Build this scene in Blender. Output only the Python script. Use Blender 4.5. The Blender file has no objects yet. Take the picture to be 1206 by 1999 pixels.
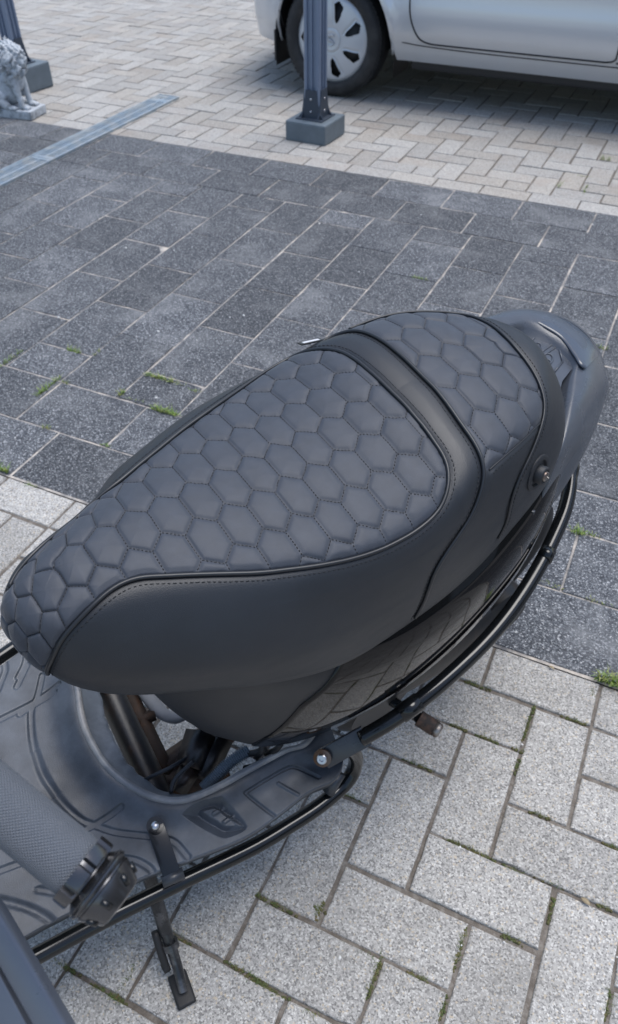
import bpy, bmesh, math, random
import numpy as np
from mathutils import Vector, Matrix, Euler
from mathutils.bvhtree import BVHTree
from mathutils.kdtree import KDTree
from mathutils import noise as mnoise
R = math.radians
random.seed(7); rng = np.random.default_rng(7)
SC = bpy.context.scene
COL = SC.collection

# ------------------------------------------------------------------ camera
CAM_POS = Vector((0.17405, -0.49198, 1.26894))
CAM_ROT = Euler((R(46.7725), R(0.3293), R(25.1755)), 'XYZ')
cd = bpy.data.cameras.new('camera'); cam = bpy.data.objects.new('camera', cd); COL.objects.link(cam)
cam.location = CAM_POS; cam.rotation_euler = CAM_ROT
cd.sensor_fit = 'VERTICAL'; cd.sensor_height = 24.0; cd.sensor_width = 24.0
cd.lens = 24.0 * 1500.98 / 1999.0
cd.clip_start = 0.02; cd.clip_end = 500
cd.dof.use_dof = True; cd.dof.focus_distance = 0.80; cd.dof.aperture_fstop = 7.0
SC.camera = cam

# ------------------------------------------------------------------ light
SUN_EL, SUN_AZ = R(75), R(40)       # azimuth: direction the light comes from, measured from +Y towards +X
W = bpy.data.worlds.new('World'); SC.world = W; W.use_nodes = True
nt = W.node_tree; nt.nodes.clear()
sky = nt.nodes.new('ShaderNodeTexSky'); sky.sky_type = 'NISHITA'; sky.sun_disc = False
sky.sun_elevation = SUN_EL; sky.sun_rotation = SUN_AZ; sky.air_density = 1.2; sky.dust_density = 2.0; sky.ozone_density = 1.0
bg = nt.nodes.new('ShaderNodeBackground'); bg.inputs['Strength'].default_value = 0.113
wo = nt.nodes.new('ShaderNodeOutputWorld')
nt.links.new(sky.outputs[0], bg.inputs[0]); nt.links.new(bg.outputs[0], wo.inputs[0])
sd = bpy.data.lights.new('sun', 'SUN'); sun = bpy.data.objects.new('sun', sd); COL.objects.link(sun)
sd.energy = 1.5; sd.angle = R(38); sd.color = (1.0, 0.995, 0.985)
dv = Vector((math.sin(SUN_AZ)*math.cos(SUN_EL), math.cos(SUN_AZ)*math.cos(SUN_EL), math.sin(SUN_EL)))
sun.rotation_euler = dv.to_track_quat('Z', 'Y').to_euler()
SC.view_settings.view_transform = 'Standard'; SC.view_settings.look = 'None'
SC.view_settings.exposure = 0.84; SC.view_settings.gamma = 1.0
SC.cycles.max_bounces = 8

# ------------------------------------------------------------------ materials
MATS = {}
def N(nt, t, **k):
    n = nt.nodes.new(t)
    for a, v in k.items():
        if a in n.inputs: n.inputs[a].default_value = v
        else: setattr(n, a, v)
    return n
def mat(name, color=(.5, .5, .5), rough=.5, metal=0.0, spec=.5, coat=0.0, var=0.0, vscale=20.0, bump=0.0, bscale=200.0,
        rvar=0.0, color2=None, c2scale=8.0, c2lo=.45, c2hi=.6, sheen=0.0):
    if name in MATS: return MATS[name]
    m = bpy.data.materials.new(name); m.use_nodes = True; nt = m.node_tree
    b = nt.nodes['Principled BSDF']; L = nt.links.new
    b.inputs['Roughness'].default_value = rough; b.inputs['Metallic'].default_value = metal
    b.inputs['Specular IOR Level'].default_value = spec
    b.inputs['Coat Weight'].default_value = coat; b.inputs['Coat Roughness'].default_value = 0.06
    if sheen: b.inputs['Sheen Weight'].default_value = sheen; b.inputs['Sheen Roughness'].default_value = .4
    tc = N(nt, 'ShaderNodeTexCoord')
    n1 = N(nt, 'ShaderNodeTexNoise', Scale=vscale, Detail=6.0, Roughness=.6); L(tc.outputs['Object'], n1.inputs['Vector'])
    mr = N(nt, 'ShaderNodeMapRange'); mr.inputs['To Min'].default_value = 1-var; mr.inputs['To Max'].default_value = 1+var
    mr.inputs['From Min'].default_value = .25; mr.inputs['From Max'].default_value = .75
    L(n1.outputs['Fac'], mr.inputs['Value'])
    mul = N(nt, 'ShaderNodeVectorMath', operation='SCALE'); mul.inputs[0].default_value = color
    src = None
    if color2:
        n3 = N(nt, 'ShaderNodeTexNoise', Scale=c2scale, Detail=8.0, Roughness=.65); L(tc.outputs['Object'], n3.inputs['Vector'])
        m3 = N(nt, 'ShaderNodeMapRange'); m3.inputs['From Min'].default_value = c2lo; m3.inputs['From Max'].default_value = c2hi
        L(n3.outputs['Fac'], m3.inputs['Value'])
        mx = N(nt, 'ShaderNodeMix', data_type='RGBA'); mx.inputs['A'].default_value = (*color, 1); mx.inputs['B'].default_value = (*color2, 1)
        L(m3.outputs['Result'], mx.inputs['Factor']); L(mx.outputs['Result'], mul.inputs[0])
    L(mr.outputs['Result'], mul.inputs['Scale']); L(mul.outputs[0], b.inputs['Base Color'])
    if rvar:
        n2 = N(nt, 'ShaderNodeTexNoise', Scale=vscale*.6, Detail=5.0); L(tc.outputs['Object'], n2.inputs['Vector'])
        m2 = N(nt, 'ShaderNodeMapRange'); m2.inputs['To Min'].default_value = max(rough-rvar, .02); m2.inputs['To Max'].default_value = min(rough+rvar, 1)
        m2.inputs['From Min'].default_value = .3; m2.inputs['From Max'].default_value = .7
        L(n2.outputs['Fac'], m2.inputs['Value']); L(m2.outputs['Result'], b.inputs['Roughness'])
    if bump:
        nb = N(nt, 'ShaderNodeTexNoise', Scale=bscale, Detail=3.0); L(tc.outputs['Object'], nb.inputs['Vector'])
        bp = N(nt, 'ShaderNodeBump', Strength=bump, Distance=.001); L(nb.outputs['Fac'], bp.inputs['Height']); L(bp.outputs[0], b.inputs['Normal'])
    MATS[name] = m; return m

def stone_mat(name, base, grains, gscale, rough=.85, stain=(.3, .28, .25), stain_amt=.25, bump=.5, vary=.12, tint2=None):
    """exposed-aggregate concrete: fine grains of several colours, per-stone tone from the 'tone' attribute"""
    m = bpy.data.materials.new(name); m.use_nodes = True; nt = m.node_tree
    b = nt.nodes['Principled BSDF']; L = nt.links.new; b.inputs['Roughness'].default_value = rough
    b.inputs['Specular IOR Level'].default_value = .3
    tc = N(nt, 'ShaderNodeTexCoord')
    vo = N(nt, 'ShaderNodeTexVoronoi', Scale=gscale); L(tc.outputs['Object'], vo.inputs['Vector'])
    sep = N(nt, 'ShaderNodeSeparateColor'); L(vo.outputs['Color'], sep.inputs[0])
    cr = N(nt, 'ShaderNodeValToRGB'); cr.color_ramp.interpolation = 'CONSTANT'
    el = cr.color_ramp.elements
    el[0].position = 0; el[0].color = (*grains[0][1], 1); el[1].position = grains[1][0]; el[1].color = (*grains[1][1], 1)
    for p, c in grains[2:]:
        e = el.new(p); e.color = (*c, 1)
    L(sep.outputs[0], cr.inputs[0])
    fine = N(nt, 'ShaderNodeTexNoise', Scale=gscale*1.6, Detail=4.0, Roughness=.7); L(tc.outputs['Object'], fine.inputs['Vector'])
    fr = N(nt, 'ShaderNodeMapRange'); fr.inputs['From Min'].default_value = .3; fr.inputs['From Max'].default_value = .7
    fr.inputs['To Min'].default_value = .72; fr.inputs['To Max'].default_value = 1.28; L(fine.outputs['Fac'], fr.inputs['Value'])
    mx = N(nt, 'ShaderNodeMix', data_type='RGBA'); mx.inputs['Factor'].default_value = .62
    mx.inputs['A'].default_value = (*base, 1); L(cr.outputs[0], mx.inputs['B'])
    s1 = N(nt, 'ShaderNodeVectorMath', operation='SCALE'); L(mx.outputs['Result'], s1.inputs[0]); L(fr.outputs['Result'], s1.inputs['Scale'])
    big = N(nt, 'ShaderNodeTexNoise', Scale=5.0, Detail=8.0, Roughness=.7); L(tc.outputs['Object'], big.inputs['Vector'])
    br = N(nt, 'ShaderNodeMapRange'); br.inputs['From Min'].default_value = .5; br.inputs['From Max'].default_value = .72
    br.inputs['To Min'].default_value = 0; br.inputs['To Max'].default_value = stain_amt; L(big.outputs['Fac'], br.inputs['Value'])
    m2 = N(nt, 'ShaderNodeMix', data_type='RGBA'); L(br.outputs['Result'], m2.inputs['Factor']); L(s1.outputs[0], m2.inputs['A']); m2.inputs['B'].default_value = (*stain, 1)
    at = N(nt, 'ShaderNodeAttribute', attribute_name='tone')
    ar = N(nt, 'ShaderNodeMapRange'); ar.inputs['To Min'].default_value = 1-vary; ar.inputs['To Max'].default_value = 1+vary; L(at.outputs['Fac'], ar.inputs['Value'])
    s2 = N(nt, 'ShaderNodeVectorMath', operation='SCALE'); L(m2.outputs['Result'], s2.inputs[0]); L(ar.outputs['Result'], s2.inputs['Scale'])
    out = s2.outputs[0]
    if tint2:
        ar2 = N(nt, 'ShaderNodeMapRange'); ar2.inputs['From Min'].default_value = .35; ar2.inputs['From Max'].default_value = .95
        ar2.inputs['To Max'].default_value = .7
        sp = N(nt, 'ShaderNodeMath', operation='FRACT'); ml = N(nt, 'ShaderNodeMath', operation='MULTIPLY'); ml.inputs[1].default_value = 17.31
        L(at.outputs['Fac'], ml.inputs[0]); L(ml.outputs[0], sp.inputs[0]); L(sp.outputs[0], ar2.inputs['Value'])
        mt = N(nt, 'ShaderNodeMix', data_type='RGBA'); mt.blend_type = 'MULTIPLY'; L(ar2.outputs['Result'], mt.inputs['Factor'])
        L(out, mt.inputs['A']); mt.inputs['B'].default_value = (*tint2, 1); out = mt.outputs['Result']
    L(out, b.inputs['Base Color'])
    bp = N(nt, 'ShaderNodeBump', Strength=bump, Distance=.0015); L(fine.outputs['Fac'], bp.inputs['Height']); L(bp.outputs[0], b.inputs['Normal'])
    MATS[name] = m; return m

# ------------------------------------------------------------------ mesh helpers
def link(name, verts, faces, m, parent=None, smooth=True, scale=1.0):
    me = bpy.data.meshes.new(name)
    v = np.asarray(verts, dtype=float)*scale
    me.from_pydata(v.tolist(), [], [tuple(int(i) for i in f) for f in faces])
    if smooth: me.polygons.foreach_set('use_smooth', [True]*len(me.polygons))
    me.materials.append(m); me.update()
    o = bpy.data.objects.new(name, me); COL.objects.link(o)
    if parent: o.parent = parent
    return o
def tag(o, label, cat, group=None, kind=None):
    if label: o['label'] = label
    if cat: o['category'] = cat
    if group: o['group'] = group
    if kind: o['kind'] = kind
    return o
def empty(name, loc, rot=(0, 0, 0)):
    o = bpy.data.objects.new(name, None); COL.objects.link(o); o.location = loc; o.rotation_euler = rot; o.empty_display_size = .1; return o
class MB:
    """collects pieces into one mesh"""
    def __init__(s): s.v = []; s.f = []
    def add(s, v, f):
        o = len(s.v); s.v += [tuple(map(float, p)) for p in v]; s.f += [tuple(int(i)+o for i in q) for q in f]; return s
    def box(s, c, d, rz=0, bev=0.0, M=None):
        bm = bmesh.new(); bmesh.ops.create_cube(bm, size=1)
        for v in bm.verts: v.co = Vector((v.co.x*d[0], v.co.y*d[1], v.co.z*d[2]))
        if bev: bmesh.ops.bevel(bm, geom=bm.edges[:], offset=bev, segments=2, affect='EDGES', profile=.6)
        T = Matrix.Translation(Vector(c)) @ (M.to_4x4() if M else Matrix.Rotation(rz, 4, 'Z'))
        bm.transform(T); bm.verts.index_update()
        s.add([v.co for v in bm.verts], [[v.index for v in f.verts] for f in bm.faces]); bm.free(); return s
    def tube(s, pts, r, n=12, cap=True, sub=1, closed=False, flat=1.0):
        P = smooth_path(pts, sub, closed) if sub > 1 else np.asarray(pts, float)
        rr = r if hasattr(r, '__len__') else [r]*len(P)
        if len(rr) != len(P): rr = np.interp(np.linspace(0, 1, len(P)), np.linspace(0, 1, len(rr)), rr)
        T = np.gradient(P, axis=0); T /= np.linalg.norm(T, axis=1)[:, None]+1e-12
        up = np.array([0, 0, 1.0]) if abs(T[0][2]) < .9 else np.array([1.0, 0, 0])
        a = np.cross(T[0], up); a /= np.linalg.norm(a)
        V = []; F = []
        for i in range(len(P)):
            a = a - T[i]*(a@T[i]); a /= np.linalg.norm(a); b = np.cross(T[i], a)
            for k in range(n):
                t = 2*math.pi*k/n; V.append(P[i]+rr[i]*(a*math.cos(t)+b*math.sin(t)*flat))
        m = len(P)
        for i in range(m-1 if not closed else m):
            j = (i+1) % m
            for k in range(n): F.append((i*n+k, i*n+(k+1) % n, j*n+(k+1) % n, j*n+k))
        if cap and not closed: F.append(tuple(range(n-1, -1, -1))); F.append(tuple(range((m-1)*n, m*n)))
        return s.add(V, F)
    def lathe(s, prof, n=24, origin=(0, 0, 0), axis=(0, 0, 1), close=False):
        ax = Vector(axis).normalized(); q = ax.to_track_quat('Z', 'Y').to_matrix()
        V = []; F = []
        for r, z in prof:
            for k in range(n):
                t = 2*math.pi*k/n; V.append(Vector(origin)+q@Vector((r*math.cos(t), r*math.sin(t), z)))
        for i in range(len(prof)-1):
            for k in range(n): F.append((i*n+k, i*n+(k+1) % n, (i+1)*n+(k+1) % n, (i+1)*n+k))
        F.append(tuple(range(n-1, -1, -1))); F.append(tuple(range((len(prof)-1)*n, len(prof)*n)))
        return s.add(V, F)
    def prism(s, poly, z0, z1, bev=0.0, M=None):
        bm = bmesh.new(); vs = [bm.verts.new((p[0], p[1], z0)) for p in poly]; f = bm.faces.new(vs)
        r = bmesh.ops.extrude_face_region(bm, geom=[f])
        for e in r['geom']:
            if isinstance(e, bmesh.types.BMVert): e.co.z = z1
        bmesh.ops.recalc_face_normals(bm, faces=bm.faces[:])
        if bev:
            top = [e for e in bm.edges if all(abs(v.co.z-z1) < 1e-6 for v in e.verts)]
            bmesh.ops.bevel(bm, geom=top, offset=bev, segments=3, affect='EDGES', profile=.5)
        if M is not None: bm.transform(M)
        bm.verts.index_update()
        s.add([v.co for v in bm.verts], [[v.index for v in f.verts] for f in bm.faces]); bm.free(); return s
    def build(s, name, m, parent=None, smooth=True, scale=1.0, auto=None):
        o = link(name, s.v, s.f, m, parent, smooth, scale)
        bm = bmesh.new(); bm.from_mesh(o.data); bmesh.ops.recalc_face_normals(bm, faces=bm.faces[:])
        if auto is not None:
            for e in bm.edges:
                if len(e.link_faces) == 2 and e.calc_face_angle(0) > R(auto): e.smooth = False
        bm.to_mesh(o.data); bm.free()
        return o
def cr(p0, p1, p2, p3, t):
    return .5*((2*p1)+(-p0+p2)*t+(2*p0-5*p1+4*p2-p3)*t*t+(-p0+3*p1-3*p2+p3)*t**3)
def smooth_path(pts, sub, closed=False):
    P = np.asarray(pts, float); n = len(P); out = []
    for i in range(n-1 if not closed else n):
        if closed: a, b, c, d = P[(i-1) % n], P[i], P[(i+1) % n], P[(i+2) % n]
        else:
            b, c = P[i], P[i+1]; a = P[i-1] if i else 2*b-c; d = P[i+2] if i+2 < n else 2*c-b
        for k in range(sub): out.append(cr(a, b, c, d, k/sub))
    if not closed: out.append(P[-1])
    return np.array(out)
def grid_faces(nu, nv, wrap_u=False):
    F = []
    for i in range(nu-1 if not wrap_u else nu):
        j = (i+1) % nu
        for k in range(nv-1): F.append((i*nv+k, j*nv+k, j*nv+k+1, i*nv+k+1))
    return F

# ------------------------------------------------------------------ ground
U = 0.105
def jitter_block(x0, x1, y0, y1, z, h, gap, bev, tone, V, F, T, jz=.0015, rot=.004, seg=1, rough=0.0):
    """one paving block with a worn bevel; seg > 1 gives it slightly ragged, chipped edges"""
    cx, cy = (x0+x1)/2, (y0+y1)/2; hx, hy = (x1-x0)/2-gap/2, (y1-y0)/2-gap/2
    a = random.gauss(0, rot); ca, sa = math.cos(a), math.sin(a); dz = max(-.0018, min(.0022, random.gauss(0, jz))); tx, ty = random.gauss(0, .004), random.gauss(0, .004)
    ox, oy = random.gauss(0, .0008), random.gauss(0, .0008)
    o = len(V); base = []
    cor = ((-1, -1), (1, -1), (1, 1), (-1, 1))
    for c in range(4):
        (ax, ay), (bx_, by_) = cor[c], cor[(c+1) % 4]
        for k in range(seg):
            t = k/seg; base.append((ax+(bx_-ax)*t, ay+(by_-ay)*t))
    n = len(base); jit = [abs(random.gauss(0, rough)) + (random.uniform(.002, .005) if seg > 1 and random.random() < .02 else 0) for _ in range(n)]
    for ix, (bx, zz) in enumerate(((0, z-h), (0, z-bev*1.0), (bev*.35, z-bev*.3), (bev, z))):
        for q, (sx, sy) in enumerate(base):
            b = bx+(jit[q] if ix else 0); px, py = sx*(hx-b), sy*(hy-b)
            V.append((cx+ox+px*ca-py*sa, cy+oy+px*sa+py*ca, zz+(dz+tx*px+ty*py if ix else 0)))
    for l in range(3):
        for k in range(n):
            a0, a1 = o+l*n+k, o+l*n+(k+1) % n; F.append((a0, a1, a1+n, a0+n)); T.append(tone)
    F.append(tuple(range(o+3*n, o+4*n))); T.append(tone)
def finish_blocks(name, V, F, T, m):
    me = bpy.data.meshes.new(name); me.from_pydata(V, [], F); me.materials.append(m)
    at = me.attributes.new('tone', 'FLOAT', 'FACE'); at.data.foreach_set('value', T)
    o = bpy.data.objects.new(name, me); COL.objects.link(o); o['kind'] = 'structure'; return o
def herring(u0, u1, v0, v1, du, dvv, X0, Y0, flip=False):
    """pavers of a 90 degree herringbone in unit cells, clipped to the row v1 at the top"""
    out = []
    for i in range(u0, u1):
        for j in range(v0, v1):
            ii = -i if flip else i
            d = (j-ii) % 4
            if flip:
                if d == 0: out.append((i, i+1, j, min(j+2, v1)))
                elif d == 2: out.append((i, min(i+2, u1), j, j+1)) if True else None
                if j == v0 and d == 1: out.append((i, i+1, j, j+1))
            else:
                if d == 0: out.append((i, i+1, j, min(j+2, v1)))
                elif d == 3: out.append((i, min(i+2, u1), j, j+1))
                if j == v0 and d == 1: out.append((i, i+1, j, j+1))
    return out
PAVER = stone_mat('paver_stone', (.385, .372, .345), [(0, (.085, .083, .083)), (.17, (.26, .253, .243)), (.42, (.395, .382, .36)), (.82, (.62, .605, .575)), (.95, (.50, .41, .29))], 400, vary=.10, stain=(.20, .19, .17), stain_amt=.45)
PAVFAR = stone_mat('paver_stone_far', (.35, .338, .318), [(0, (.20, .195, .185)), (.3, (.36, .348, .328)), (.7, (.45, .435, .41)), (.93, (.54, .50, .44))], 300, vary=.11, stain=(.30, .25, .21), stain_amt=.5, tint2=(.97, .92, .86))
DARK = stone_mat('dark_stone', (.072, .077, .086), [(0, (.020, .022, .027)), (.35, (.072, .077, .087)), (.68, (.18, .19, .20)), (.90, (.40, .41, .42)), (.98, (.6, .6, .6))], 380, vary=.20, stain=(.23, .235, .24), stain_amt=.6)
def joint_mat(name, a, b, c, sc):
    m = bpy.data.materials.new(name); m.use_nodes = True; nt = m.node_tree; bs = nt.nodes['Principled BSDF']; L = nt.links.new
    bs.inputs['Roughness'].default_value = .95
    tc = N(nt, 'ShaderNodeTexCoord'); n = N(nt, 'ShaderNodeTexNoise', Scale=sc, Detail=9.0, Roughness=.75); L(tc.outputs['Object'], n.inputs['Vector'])
    r = N(nt, 'ShaderNodeValToRGB'); e = r.color_ramp.elements; e[0].position = .36; e[0].color = (*a, 1); e[1].position = .62; e[1].color = (*b, 1)
    x = e.new(.5); x.color = (*c, 1); L(n.outputs['Fac'], r.inputs[0]); L(r.outputs[0], bs.inputs['Base Color'])
    n2 = N(nt, 'ShaderNodeTexNoise', Scale=400.0, Detail=3.0); L(tc.outputs['Object'], n2.inputs['Vector'])
    bp = N(nt, 'ShaderNodeBump', Strength=.8, Distance=.002); L(n2.outputs['Fac'], bp.inputs['Height']); L(bp.outputs[0], bs.inputs['Normal'])
    return m
J1 = joint_mat('joint_grit', (.10, .085, .07), (.22, .20, .175), (.15, .13, .11), 60)
J2 = joint_mat('joint_sand', (.12, .12, .125), (.56, .50, .43), (.33, .305, .28), 14)
GROUND = mat('ground_far', (.30, .29, .28), .95, var=.2, vscale=3)
def sheet(name, x0, x1, y0, y1, z, m, kind='structure'):
    o = link(name, [(x0, y0, z), (x1, y0, z), (x1, y1, z), (x0, y1, z)], [(0, 1, 2, 3)], m, None, False); o['kind'] = kind; return o
VN, VF = 5*U+.001, 2.837           # near and far edges of the dark field
sheet('ground', -60, 60, -60, 60, -.04, GROUND)
sheet('paving_bed', -6, 3.2, -2.6, VN-.001, -.0045, J1)
sheet('dark_paving_bed', -6, 3.2, VN-.001, VF, -.0015, J2)
sheet('far_paving_bed', -9, 5, VF, 14, -.006, J1)
# near light paving
V, F, T = [], [], []
for (i0, i1, j0, j1) in herring(-56, 30, -24, 4, 0, 0, 0, 0):
    jitter_block(i0*U, i1*U, j0*U, j1*U, 0, .03, .0050, .0034, random.random(), V, F, T, seg=7, rough=.0007)
for i in range(-57, 30, 2): jitter_block(i*U, (i+2)*U, 4*U, 5*U, 0, .03, .0050, .0034, random.random(), V, F, T, seg=7, rough=.0007)
finish_blocks('paving', V, F, T, PAVER)
# dark slabs: two rows of slabs laid crosswise at each edge, columns between
V, F, T = [], [], []
TW, TL = .2032, .302
CU0 = -1.922-TW*14                 # column lattice
def dark_block(x0, x1, y0, y1):
    jitter_block(x0, x1, y0, y1, .001, .03, .0045, .0024, random.random(), V, F, T, jz=.0006, rot=.0015, seg=6, rough=.0006)
row1 = VN+.001
for k in range(-16, 12):
    dark_block(.196+(k-.5)*.3005, .196+(k+.5)*.3005, row1, row1+.2)
    dark_block(.196+k*.3005, .196+(k+1)*.3005, row1+.2, row1+.4)
ytop = VF-.418
for k in range(-20, 14):
    dark_block(-1.300+(k)*.3005, -1.300+(k+1)*.3005, VF-.209, VF-.001)
    dark_block(-1.146+(k)*.3005, -1.146+(k+1)*.3005, VF-.418, VF-.209)
y0 = row1+.4
for c in range(0, 40):
    x0 = CU0+c*TW; x1 = x0+TW
    if x0 < -5.6 or x1 > 3.1: continue
    y = y0-(0 if c % 2 else TL/2)
    while y < ytop-.001:
        a, b = max(y, y0), min(y+TL, ytop)
        if b-a > .02: dark_block(x0, x1, a, b)
        y += TL
finish_blocks('dark_paving', V, F, T, DARK)
# far light paving
V, F, T = [], [], []
FU = .1045
for i in range(-34, 20): jitter_block(i*2*FU+.03, (i+1)*2*FU+.03, VF+.001, VF+FU, 0, .03, .005, .003, random.random(), V, F, T)
FH = []
for i in range(-72, 40):
    for j in range(0, 92):
        d = (j-i) % 4
        if d == 0: FH.append((i, i+1, j, j+2))
        elif d == 3: FH.append((i, i+2, j, j+1))
        if j == 0 and d == 1: FH.append((i, i+1, 0, 1))
for (i0, i1, j0, j1) in FH:
    jitter_block(i0*FU, i1*FU, VF+FU+j0*FU, VF+FU+j1*FU, 0, .03, .0065, .003, random.random(), V, F, T, jz=.0011, rot=.009)
finish_blocks('far_paving', V, F, T, PAVFAR)
# ------------------------------------------------------------------ scooter frame: x rearwards, y to its left, z up (cm); leans on its side stand
AXA, LEAN = R(62), R(9)
er = np.array([math.cos(AXA), math.sin(AXA), 0]); el_ = np.array([math.sin(AXA), -math.cos(AXA), 0]); ez = np.array([0, 0, 1.])
ly = math.cos(LEAN)*el_-math.sin(LEAN)*ez; lz = math.cos(LEAN)*ez+math.sin(LEAN)*el_
LM = np.array([er, ly, lz]).T; LO = np.array([-16.5, 21.5, 0.])
CAMM = np.array(CAM_ROT.to_matrix())
def pray(p):
    d = np.array([(p[0]-603)/1500.98, -(p[1]-999.5)/1500.98, -1.0]); return LM.T@(CAMM@d)
CLOC = LM.T@(np.array(CAM_POS)*100-LO)
def at(px, py, z):
    """the point of the scooter at height z (scooter frame, cm) seen at a photograph pixel: used to measure the machine"""
    r = pray((px, py)); t = (z-CLOC[2])/r[2]; return CLOC+t*r
def ath(lst): return [at(*p) for p in lst]

LEATHER = mat('leather', (.0145, .0175, .0225), .46, spec=.5, var=.25, vscale=9, bump=.30, bscale=1100, rvar=.07)
SUEDE = mat('quilt', (.036, .043, .057), .58, spec=.5, var=.16, vscale=55, bump=.25, bscale=1500, sheen=.15)
PIPEM = mat('piping', (.014, .016, .019), .38, spec=.5)
THREAD = mat('thread', (.010, .011, .013), .6)
SATIN = mat('satin_plastic', (.030, .034, .041), .28, var=.1, vscale=25, rvar=.12, bump=.15, bscale=500)
RAILM = mat('rail_plastic', (.058, .067, .083), .30, var=.12, vscale=25, rvar=.08, bump=.25, bscale=500)
MATTE = mat('matte_plastic', (.013, .015, .019), .55, var=.12, vscale=12, rvar=.1, bump=.12, bscale=700)
FLOORM = mat('floor_rubber', (.031, .036, .044), .40, color2=(.13, .15, .18), c2scale=5, c2lo=.42, c2hi=.78, var=.15, vscale=30, rvar=.1, bump=.2, bscale=600)
GLOSS = mat('gloss_black', (.003, .003, .0035), .05, spec=.34)
TUBEM = mat('tube_black', (.006, .007, .008), .14, spec=.45, rvar=.04)
STEEL = mat('worn_steel', (.30, .28, .26), .38, metal=.9, color2=(.10, .06, .045), c2scale=30, rvar=.1)
RUST = mat('rusty_steel', (.035, .022, .016), .75, color2=(.085, .036, .016), c2scale=22, c2lo=.48, c2hi=.7, var=.3, vscale=40, bump=.5, bscale=250)
FRAMEM = mat('frame_black', (.010, .010, .011), .4, color2=(.035, .02, .013), c2scale=20, c2lo=.5, c2hi=.7, var=.3, vscale=50, bump=.3, bscale=200)
ZINC = mat('zinc', (.5, .5, .52), .3, metal=1.0, rvar=.1)
RUBBER = mat('rubber_black', (.010, .010, .011), .6, bump=.3, bscale=400)

scooter = tag(empty('motor_scooter', (LO[0]/100, LO[1]/100, 0)), 'black motor scooter with a honeycomb quilted seat leaning on its side stand', 'scooter')
scooter.matrix_world = Matrix.Translation(scooter.location) @ Matrix([list(r) for r in LM]).to_4x4()
def part(mb, name, m, parent=None, auto=None, smooth=True):
    return mb.build(name, m, parent or scooter, smooth, .01, auto)

# ------------------------------------------------------------------ seat surface
YC = -1.1
R0 = [(-41.2,0,66),(-41.0,3,66),(-39.9,5.9,65.6),(-36.2,9.0,65),(-30,12.3,64.2),(-22,15.3,62),(-14,16.9,60.3),(-5,16.7,59),(5,16.2,59.6),(14,14.6,61),(23,12.3,63.5),(30,8.4,66),(34.0,4.2,67.2),(35.3,0,67.5)]
R1 = [(-42.9,0,70.3),(-42.6,3,70.2),(-41.0,6.2,70),(-36.6,9.0,70),(-30,12.0,69.5),(-22,14.8,68.5),(-14,16.4,67.2),(-5,16.7,66.3),(5,15.9,66.6),(14,14.4,67.6),(22.5,11.9,69.5),(28.4,7.6,71.3),(31.6,3.8,72.2),(32.6,0,72.4)]
R2 = [(-41.6,0,74.3),(-41.2,2.8,74.3),(-39.4,4.9,74.6),(-35.3,6.3,74.8),(-29.5,7.9,74.7),(-22,10.6,74.5),(-14,12.9,74.2),(-5,14.3,73.9),(5,13.5,74.6),(13,12.0,75.2),(19.6,9.6,75.7),(23.9,6.0,76.3),(25.6,3.0,76.6),(26.2,0,76.7)]
R3 = [(-38.6,0,76.0),(-38.4,1.5,76.0),(-37.4,2.6,76.1),(-34.9,3.4,76.3),(-29.7,4.3,76.2),(-22,5.8,76.0),(-14,7.0,75.9),(-5,7.8,76.0),(5,7.4,77.0),(12.9,6.6,77.5),(18.3,5.0,77.6),(21.4,3.2,77.7),(22.6,1.6,77.8),(23.0,0,77.8)]
RC = [(-36.0,0,76.6),(-36.0,0,76.6),(-36.0,0,76.6),(-34.7,0,76.7),(-29.7,0,76.7),(-22,0,76.5),(-14,0,76.4),(-5,0,76.7),(5,0,77.8),(12.8,0,78.3),(17,0,78.3),(19,0,78.3),(19.5,0,78.3),(19.7,0,78.3)]
for ring, m in ((R1, .4), (R2, .8), (R3, .9), (RC, .9)):
    for i in range(len(ring)):
        k = min(1, max(0, (ring[i][0]+4)/9))*m
        ring[i] = (ring[i][0]-(2.4 if i > 11 and m < .5 else 1.0 if i > 10 and m < .5 else 0), ring[i][1], ring[i][2]+k)
R0 = [(x-(1.8 if i > 11 else .9 if i > 10 else 0)+(.45 if i < 3 else 0), h, z) for i, (x, h, z) in enumerate(R0)]
R1 = [(x+(.45 if i < 3 else 0), h, z) for i, (x, h, z) in enumerate(R1)]
RU = [(p[0]*.93, p[1]*.80, p[2]+.8) for p in R0]
def interp_ring(ring, sub):
    P = np.array(ring, float); ext = np.vstack([[P[1][0], -P[1][1], P[1][2]], P, [P[-2][0], -P[-2][1], P[-2][2]]])
    out = []
    for i in range(len(P)-1):
        for k in range(sub): out.append(cr(ext[i], ext[i+1], ext[i+2], ext[i+3], k/sub))
    out.append(P[-1]); return np.array(out)
SUBT = 36
rings = [interp_ring(r, SUBT) for r in (RU, R0, R1, R2, R3, RC)]
nT = len(rings[0])
LV = []
subs = [6, 44, 44, 44, 40]
for l in range(5):
    a = rings[l-1] if l > 0 else 2*rings[0]-rings[1]
    b, c = rings[l], rings[l+1]
    d = rings[l+2] if l+2 < 6 else rings[4]*np.array([1, -1, 1])
    if l == 0: a = b
    if l == 1: a = 2*rings[1]-rings[2]
    for k in range(subs[l]): LV.append(cr(a, b, c, d, k/subs[l]))
LV.append(rings[5]); LV = np.array(LV)           # level, t, xyz
nL = len(LV); iR0 = 6
# arc length from the centre line outwards -> flat coordinates P of the cover
seg = np.linalg.norm(np.diff(LV, axis=0), axis=2)
s_out = np.zeros((nL, nT)); s_out[:-1] = np.cumsum(seg[::-1], axis=0)[::-1]
dirv = rings[3][:, :2]-rings[5][:, :2]; dirv /= np.linalg.norm(dirv, axis=1)[:, None]
Pn = rings[5][None, :, :2]+dirv[None]*s_out[:, :, None]
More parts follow.
